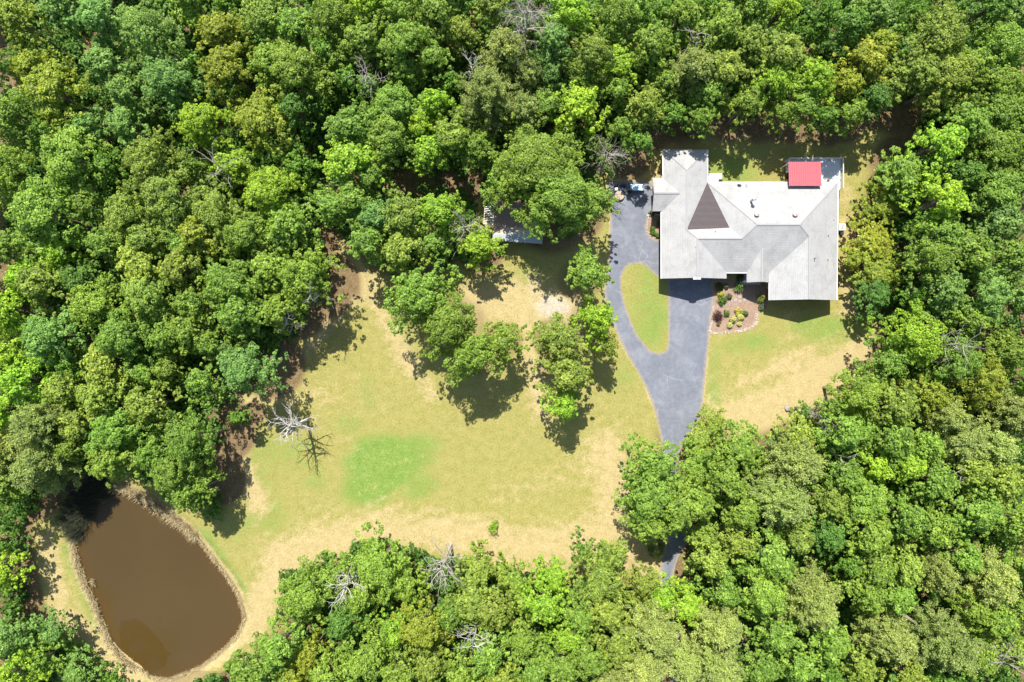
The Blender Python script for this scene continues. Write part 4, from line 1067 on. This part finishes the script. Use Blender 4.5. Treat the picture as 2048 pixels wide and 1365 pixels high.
# things standing up out of the roof
def rp(cx_, cy_, z): x, y, _ = P(1170 + cx_/3.25, 270 + cy_/3.25, z); return x - HO.x, y - HO.y
def vent(cx_, cy_, z, r, h, name='vent_pipe', m=None):
    x, y = rp(cx_, cy_, z + h/2); return MB().cyl(x, y, z-0.1, z+h, r, n=10).build(name, m or M_black, roof_main)
for cx_, cy_, z in ((745,230,3.4),(717,735,4.6),(848,630,4.4),(1617,555,3.2),(1583,655,3.7),(1580,813,3.7)): vent(cx_, cy_, z, 0.055, 0.16)
vent(1494, 803, 4.4, 0.05, 0.75)
x, y = rp(1082, 428, 4.45); f = MB(); f.tube([(x, y, 4.3), (x, y, 5.55)], 0.15, 12).tube([(x, y, 5.5), (x, y, 5.62)], [0.15, 0.05], 12)
fl = f.build('flue_pipe', M_steel, roof_main, True); MB().tube([(x, y, 5.68), (x, y, 5.78), (x, y, 5.86)], [0.27, 0.27, 0.05], 14).build('flue_cap', M_steel, fl)
for cx_, cy_, z in ((1120, 515, 5.0), (1370, 515, 5.0)):
    x, y = rp(cx_, cy_, z + 0.35); t = MB(); t.cyl(x, y, z-0.2, z+0.12, 0.17, n=16); tv = t.build('turbine_vent', M_white, roof_main, True)
    h = MB(); pr_ = [(0.20, 0.12), (0.30, 0.2), (0.33, 0.3), (0.28, 0.4), (0.15, 0.47), (0.03, 0.49)]
    h.tube([(x, y, z + b_) for a, b_ in pr_], [a for a, b_ in pr_], 18); h.build('turbine', M_white, tv, True)
    fn = MB()
    for k in range(12):
        a = k * math.pi / 6
        fn.bar((x+0.31*math.cos(a), y+0.31*math.sin(a), z+0.16), (x+0.34*math.cos(a+0.3), y+0.34*math.sin(a+0.3), z+0.38), 0.02, 0.05)
    fn.cyl(x+0.05, y-0.04, z+0.47, z+0.51, 0.1, n=10)
    fn.build('vane', M_rust, tv)
x, y = rp(1006, 318, 3.6); dsh = MB(); pr_ = [(0.02, 0.0), (0.15, 0.02), (0.26, 0.07), (0.30, 0.11)]
bse = MB().tube([(x, y-0.2, 3.05), (x, y, 3.5)], 0.03, 6).build('dish_mast', M_steel, roof_main)
Md = Matrix.Translation((x, y, 3.55)) @ Matrix.Rotation(math.radians(-48), 4, 'X')
d_ = MB()
nn = 16; Vd = []; Fd = []
for r_, z_ in pr_:
    for k in range(nn): Vd.append(Md @ Vector((r_*math.cos(6.2832*k/nn), r_*math.sin(6.2832*k/nn)*0.85, z_)))
for i in range(3):
    for k in range(nn): Fd.append((i*nn+k, i*nn+(k+1) % nn, (i+1)*nn+(k+1) % nn, (i+1)*nn+k))
d_.add(Vd, Fd); d_.tube([Md @ Vector((0, -0.26, 0.08)), Md @ Vector((0, -0.05, 0.4))], 0.015, 5); d_.build('satellite_dish', simple('grey_dish', (0.5, 0.5, 0.5), 0.6, 0.05), bse, True)
x, y = rp(1050, 322, 3.5); MB().tube([(x, y, 2.8), (x, y, 3.9)], 0.03, 6).bar((x-0.15, y, 3.8), (x+0.15, y, 3.8), 0.04).build('mast', M_steel, roof_main)

# ------------------------------------------------------------------ red canopy, deck, steps
def corr(name, x0, x1, y0, y1, z0, z1, pitch, amp, mats, parent, axis='x', thick=0.02, mi=None):
    """ribbed sheet: ribs run along y when axis == 'x' (the profile varies along x)"""
    mb = MB(); n = int(abs((x1-x0) if axis == 'x' else (y1-y0)) / (pitch / 4)); pr_ = [0, 1, 1, 0]
    for i in range(n):
        a, b_ = i / n, (i+1) / n; za = amp * pr_[i % 4]; zb = amp * pr_[(i+1) % 4]
        if axis == 'x': q = [(x0+(x1-x0)*a, y0, z0+za), (x0+(x1-x0)*b_, y0, z0+zb), (x0+(x1-x0)*b_, y1, z1+zb), (x0+(x1-x0)*a, y1, z1+za)]
        else: q = [(x0, y0+(y1-y0)*a, z0+za), (x1, y0+(y1-y0)*a, z1+za), (x1, y0+(y1-y0)*b_, z1+zb), (x0, y0+(y1-y0)*b_, z0+zb)]
        k = mi(i) if mi else 0
        mb.add(q, [(0, 1, 2, 3)], k); mb.add([(p[0], p[1], p[2]-thick) for p in q], [(3, 2, 1, 0)], k)
    return mb.build(name, mats, parent)
M_red = simple('red_metal', (0.42, 0.080, 0.098), 0.5, 0.06, 0.7, 0.35)
cx0, cyT, _ = P(1577, 324.2, 3.75); cx1, cyB, _ = P(1643, 372.2, 3.95)
canopy = empty('deck_canopy', ((cx0+cx1)/2, (cyT+cyB)/2, 0)); tag(canopy, 'rectangular red metal canopy roof over the deck behind the house', 'canopy')
ox, oy = canopy.location.x, canopy.location.y
corr('roof', cx0-ox, cx1-ox, cyB-oy, cyT-oy, 3.97, 3.77, 0.30, 0.008, [M_red], canopy)
fr = MB(); fr.bar((cx0-ox+0.1, cyT-oy-0.1, 3.66), (cx1-ox-0.1, cyT-oy-0.1, 3.66), 0.1, 0.14).bar((cx0-ox+0.1, cyB-oy+0.25, 3.83), (cx1-ox-0.1, cyB-oy+0.25, 3.83), 0.1, 0.14)
for k in range(6): xx = cx0-ox+0.15+k*(cx1-cx0-0.3)/5; fr.bar((xx, cyT-oy-0.05, 3.71), (xx, cyB-oy+0.05, 3.90), 0.05, 0.08)
fr.build('frame', M_white, canopy)
for a in (cx0-ox+0.12, cx1-ox-0.12): MB().box(a-0.05, a+0.05, cyT-oy-0.15, cyT-oy-0.05, 0.86, 3.6).build('post', M_white, canopy)
DZ = 0.85
M_deck = simple('deck_boards', (0.58, 0.62, 0.64), 0.7, 0.12, 4)
dk = empty('deck', (*P(1620, 345, DZ)[:2], 0)); tag(dk, 'pale grey timber deck with white railings at the back right corner of the house', 'deck')
ox, oy = dk.location.x, dk.location.y
x0, yT, _ = P(1573, 319.5, DZ); x1, _, _ = P(1681, 319.5, DZ); yB = R(0, -299.6, 0)[1]; xe = R(629, 0, 0)[0]
pl = MB(); nb = 40
for k in range(nb):
    w = (x1-x0)/nb; pl.box(x0-ox+k*w, x0-ox+(k+1)*w-0.012, yB-oy, yT-oy, DZ-0.04, DZ)
pl.build('floor', M_deck, dk)
sk = MB(); sk.box(x0-ox, x1-ox, yT-oy-0.06, yT-oy-0.02, DZ-0.3, DZ-0.045).box(x1-ox-0.05, x1-ox-0.01, yB-oy, yT-oy-0.07, DZ-0.3, DZ-0.045).box(x0-ox+0.01, x0-ox+0.05, yB-oy, yT-oy-0.07, DZ-0.3, DZ-0.045)
for xx in (x0, (x0+x1)/2, x1-0.15):
    for yy in (yT-0.15, yB+0.1): sk.box(xx-ox, xx-ox+0.12, yy-oy-0.06, yy-oy+0.06, 0, DZ-0.045)
sk.build('support', M_white, dk)
def rail(p, q):
    mb = MB(); p = Vector((p[0]-ox, p[1]-oy, DZ)); q = Vector((q[0]-ox, q[1]-oy, DZ)); Ln = (q-p).length
    mb.bar(p+Vector((0,0,0.95)), q+Vector((0,0,0.95)), 0.13, 0.05).bar(p+Vector((0,0,0.1)), q+Vector((0,0,0.1)), 0.05, 0.05)
    n = max(1, int(Ln/0.13))
    for k in range(1, n): r_ = p.lerp(q, k/n); mb.box(r_.x-0.015, r_.x+0.015, r_.y-0.015, r_.y+0.015, DZ+0.12, DZ+0.93)
    for k in range(int(Ln/1.8)+2): r_ = p.lerp(q, min(1, k/(int(Ln/1.8)+1))); mb.box(r_.x-0.05, r_.x+0.05, r_.y-0.05, r_.y+0.05, DZ, DZ+1.0)
    mb.build('railing', M_white, dk)
rail((x0+0.05, yT-0.05), (x1-0.05, yT-0.05)); rail((x1-0.05, yT-0.12), (x1-0.05, yB+0.1)); rail((x0+0.05, yT-0.12), (x0+0.05, yB+1.5))
for k in range(4): MB().box(x0-ox-0.32*(k+1), x0-ox-0.32*k-0.01, yB-oy+0.1, yB-oy+1.25, 0, DZ-0.17*(k+1)).build('step', M_deck, dk)
# grill under the canopy's left edge and a small thing on the deck
gx_, gy_, _ = P(1574.5, 352, 1.6)
gr = empty('grill', (gx_+0.1, gy_, DZ)); tag(gr, 'black covered grill at the left edge of the deck beside the red canopy', 'grill')
MB().box(-0.3, 0.3, -0.45, 0.45, 0.55, 0.85).build('firebox', M_black, gr, bevel=0.02)
MB().tube([(0, -0.42, 0.86), (0, 0.42, 0.86)], 0.28, 14).build('lid', M_black, gr, True)
for a, b_ in ((-0.25, -0.4), (0.25, -0.4), (-0.25, 0.4), (0.25, 0.4)): MB().box(a-0.03, a+0.03, b_-0.03, b_+0.03, 0, 0.54).build('leg', M_black, gr)
px_, py_, _ = P(1654, 364.5, DZ)
pt = empty('planter', (px_, py_, DZ)); tag(pt, 'small brown pot standing on the open sunny end of the deck', 'planter')
MB().tube([(0,0,0),(0,0,0.3),(0,0,0.34)], [0.15, 0.21, 0.23], 14).build('pot', M_rust, pt, True)
V, F_, t = lobe_leaves(np.random.default_rng(3), [(0, 0, 0.4, 0.17), (0.05, 0.08, 0.48, 0.12), (-0.08, 0.02, 0.45, 0.12)], 0.08, 30)
pc = link('foliage', np_mesh('pot_plant', V, F_, dict(tint=t)), M_leaf, pt); pc.color = (0.12, 0.15, 0.06, 1)
# back step
ax, ay, _ = P(1415.5, 347, 0.2); bx_, by_, _ = P(1444.5, 363.5, 0.2)
st = MB().box(ax, bx_, by_, ay, 0, 0.2).build('concrete_landing', M_conc, None, bevel=0.02); tag(st, 'pale concrete landing slab at the back door in the inner corner of the house', 'slab')
mx, my, _ = P(1441.5, 361, 0.5)
bs = empty('hose_reel', (mx, my, 0.2)); tag(bs, 'small black hose reel at the corner of the concrete landing', 'hose reel')
MB().tube([(-0.16, 0, 0.2), (0.16, 0, 0.2)], 0.17, 14).build('drum', M_black, bs, True); MB().box(-0.22, -0.17, -0.15, 0.15, 0, 0.4).box(0.17, 0.22, -0.15, 0.15, 0, 0.4).build('stand', M_black, bs)
# air conditioner
ax, ay, _ = P(1684.5, 454.5, 0.8)
ac = empty('air_conditioner', (ax, ay, 0)); tag(ac, 'pale metal air conditioning unit against the right wall of the house', 'air conditioner')
MB().box(-0.48, 0.48, -0.48, 0.48, 0.1, 0.85).build('casing', simple('beige_metal', (0.62, 0.60, 0.55), 0.5, 0.1), ac, bevel=0.03)
MB().box(-0.6, 0.6, -0.6, 0.6, 0, 0.1).build('pad', M_conc, ac)
fg = MB()
for r_ in (0.12, 0.2, 0.28, 0.36): fg.tube([(r_*math.cos(k*0.3927), r_*math.sin(k*0.3927), 0.88) for k in range(17)], 0.012, 4, cap=False)
fg.cyl(0, 0, 0.86, 0.9, 0.08, n=10); fg.build('fan_grille', M_steel, ac)
ax, ay, _ = P(1683, 462, 0.3); bx2 = MB().box(ax-0.22, ax+0.22, ay-0.62, ay-0.2, 0, 0.55).build('utility_box', M_black, None, bevel=0.02); tag(bx2, 'small dark utility box below the air conditioner', 'utility box')

# ------------------------------------------------------------------ fire pit corner
fx, fy, _ = P(1239.3, 391, 0.4)
fp = empty('fire_pit', (fx, fy, 0)); tag(fp, 'round tan stone fire pit with a flat lid at the top end of the driveway', 'fire pit')
M_stone = simple('tan_stone', (0.40, 0.31, 0.24), 0.9, 0.35, 9, 0.2, 0, 0.02)
ring = MB()
for lv in range(2):
    for k in range(14):
        a = (k + lv*0.5) * 2*math.pi/14; Mx = Matrix.Translation((0.55*math.cos(a), 0.55*math.sin(a), 0.1+lv*0.19)) @ Matrix.Rotation(a, 4, 'Z')
        ring.box(-0.1, 0.1, -0.12, 0.12, -0.09, 0.09, 0, Mx)
ring.build('stone_ring', M_stone, fp, bevel=0.02)
MB().cyl(0, 0, 0.39, 0.43, 0.66, n=28).build('lid', M_stone, fp, bevel=0.01)
def chair(px, py, face, lab, cushion):
    x, y, _ = P(px, py, 0.45); r_ = empty('garden_chair', (x, y, 0), face); tag(r_, lab, 'chair', 'dark chairs round the fire pit')
    s = MB()   # faces +y locally
    for k in range(6): s.box(-0.27, 0.27, -0.22+k*0.09, -0.14+k*0.09, 0.33+k*0.012, 0.36+k*0.012)
    s.build('seat', M_black, r_)
    b_ = MB()
    for k in range(5):
        xx = -0.24+k*0.12; hgt = 0.72 + 0.08*(1-abs(k-2)/2)
        b_.add([(xx-0.05, -0.22, 0.33), (xx+0.05, -0.22, 0.33), (xx+0.05, -0.55, 0.33+hgt), (xx-0.05, -0.55, 0.33+hgt), (xx-0.05, -0.25, 0.33), (xx+0.05, -0.25, 0.33), (xx+0.05, -0.58, 0.33+hgt), (xx-0.05, -0.58, 0.33+hgt)],
               [(0,1,2,3),(7,6,5,4),(0,4,5,1),(1,5,6,2),(2,6,7,3),(3,7,4,0)])
    b_.build('backrest', M_black, r_)
    for sx_ in (-1, 1):
        MB().box(sx_*0.36-0.07, sx_*0.36+0.07, -0.35, 0.4, 0.56, 0.585).build('armrest', M_black, r_)
        MB().box(sx_*0.32-0.025, sx_*0.32+0.025, 0.24, 0.33, 0, 0.555).build('leg', M_black, r_)
        MB().bar((sx_*0.32, -0.36, 0.0), (sx_*0.32, -0.28, 0.55), 0.05, 0.09).build('leg', M_black, r_)
    if cushion: MB().box(-0.2, 0.2, -0.14, 0.26, 0.41, 0.46).build('cushion', simple('grey_cushion', cushion, 0.8, 0.1), r_, bevel=0.02)
chair(1220, 385.5, math.radians(-128), 'dark slatted chair with pale cushion left of the fire pit, leftmost of the four', (0.42, 0.45, 0.48))
chair(1232.6, 377.5, math.radians(190), 'dark slatted chair with white cushion above the fire pit, second from left', (0.72, 0.74, 0.78))
chair(1245, 377.5, math.radians(162), 'dark slatted chair with blue-grey cushion above the fire pit, third from left', (0.22, 0.27, 0.38))
chair(1256, 386, math.radians(115), 'dark slatted chair in the shade right of the fire pit, without cushion', None)
tx, ty, _ = P(1273.5, 375, 0.85)
tb = empty('folding_table', (tx, ty, 0)); tag(tb, 'pale blue rectangular folding table beside the fire pit chairs', 'table')
MB().box(-0.88, 0.88, -0.44, 0.44, 0.80, 0.85).build('table_top', simple('pale_blue_top', (0.50, 0.68, 0.78), 0.4, 0.16, 2.5), tb, bevel=0.015)
for sx_ in (-0.75, 0.75):
    for sy_ in (-0.35, 0.35): MB().tube([(sx_, sy_, 0), (sx_*0.96, sy_, 0.8)], 0.018, 8).build('leg', M_steel, tb)
def rock(px, py, sx_, sy_, h, material, lab, seed, name='boulder'):
    x, y, _ = P(px, py, h/2); bm = bmesh.new(); bmesh.ops.create_icosphere(bm, subdivisions=3, radius=1)
    rr = random.Random(seed); cuts = [Vector((rr.uniform(-1,1), rr.uniform(-1,1), rr.uniform(-0.2,1))).normalized() for _ in range(7)]
    for v in bm.verts:
        for c_ in cuts:
            d = v.co.dot(c_) - 0.72
            if d > 0: v.co -= c_ * d
        v.co.x *= sx_; v.co.y *= sy_; v.co.z = v.co.z * h*0.6 + h*0.4
    me = bpy.data.meshes.new(name); bm.to_mesh(me); bm.free(); o = link(name, me, material); o.location = (x, y, 0); o.rotation_euler.z = rr.uniform(0, 3)
    return tag(o, lab, 'rock')
M_rock = simple('grey_rock', (0.30, 0.27, 0.24), 0.9, 0.25, 3, 0.2, 0, 0.04)
rock(1576.5, 817, 0.62, 0.45, 0.5, M_rock, 'grey boulder at the lower right edge of the lawn beside a small bush', 4)
rock(1302, 377, 0.22, 0.25, 0.25, M_rock, 'small pale stone against the left wall of the house', 7)
# white edging board in the little bed
MB().box(*[v for v in (P(1293.5, 431.5)[0], P(1300, 431.5)[0], P(0, 431.8)[1], P(0, 430.2)[1], 0, 0.12)]).build('edging_board', M_white)
bpy.data.objects['edging_board']['label'] = 'short white board at the top of the bed left of the house'; bpy.data.objects['edging_board']['category'] = 'edging board'
MB().box(P(1310,0)[0], P(1322,0)[0], P(0, 431.2)[1], P(0, 430)[1], 0, 0.3).build('edging_rail', M_white)
bpy.data.objects['edging_rail']['label'] = 'thin white rail in the dark corner under the left eave'; bpy.data.objects['edging_rail']['category'] = 'rail'

# ------------------------------------------------------------------ tin shed under the big tree
def tin():
    m, nt, b = mat('old_tin', 0.55, spec=0.4, metal=0.15)
    p = pos(nt); mp = N(nt, 'ShaderNodeMapping'); mp.inputs['Scale'].default_value = (0.25, 2.2, 1); L(nt, p, mp.inputs['Vector'])
    n1 = noise(nt, 1.2, 4, 0.6, mp.outputs[0])
    sx = N(nt, 'ShaderNodeSeparateXYZ'); L(nt, p, sx.inputs[0])
    k = ramp(nt, math_(nt, 'ADD', math_(nt, 'MULTIPLY', math_(nt, 'SUBTRACT', sx.outputs['Y'], 15.2), 0.36), n1), [(0.30, 0.0), (0.72, 1.0)])
    c = ramp(nt, k, [(0.0, (0.33, 0.37, 0.41)), (0.35, (0.46, 0.44, 0.40)), (0.5, (0.62, 0.53, 0.40)), (0.62, (0.33, 0.23, 0.18)), (0.8, (0.50, 0.43, 0.35)), (1.0, (0.26, 0.18, 0.15))])
    L(nt, c, b.inputs['Base Color'])
    return m
M_tin = tin()
M_post = simple('grey_timber', (0.24, 0.20, 0.16), 0.9, 0.25, 4)
sx0, sy0, _ = P(1027, 445, 2.7)
shed = empty('tin_shed', (sx0, sy0, 0), math.radians(-4)); tag(shed, 'old open-fronted shed with rusty and silver tin roof, half hidden under a big tree', 'shed')
# local: x 8.3 m wide, y 5.3 m deep; roof falls towards the front (-y)
corr('roof', -2.75, 4.2, -2.7, 2.75, 2.55, 3.05, 0.26, 0.025, [M_tin], shed)
rf = MB()
for k in range(15): yy = -0.55 + k*0.235; rf.box(-4.15, -2.8, yy, yy+0.085, 2.80+0.02*k*0.3, 2.86+0.02*k*0.3)
rf.box(-4.15, -4.09, -0.6, 2.85, 2.70, 2.79).box(-2.88, -2.8, -0.6, 2.85, 2.70, 2.79)
rf.build('rafter', simple('pale_slats', (0.66, 0.62, 0.58), 0.8, 0.15), shed)
ws = MB(); ws.box(-2.7, 4.1, 2.55, 2.6, 0, 2.9).box(4.05, 4.1, -2.5, 2.54, 0, 2.5).box(-2.7, -2.65, -2.5, 2.54, 0, 2.5)
ws.build('wall', M_rust, shed)
for xx in (-2.6, -0.4, 1.8, 4.0): MB().box(xx-0.06, xx+0.06, -2.58, -2.46, 0, 2.5).build('post', M_post, shed)
for yy in (-0.55, 2.75): MB().box(-4.15, -4.03, yy-0.06, yy+0.06, 0, 2.69).build('post', M_post, shed)
MB().box(-2.7, 4.15, -2.62, -2.57, 2.36, 2.52).build('beam', M_post, shed)
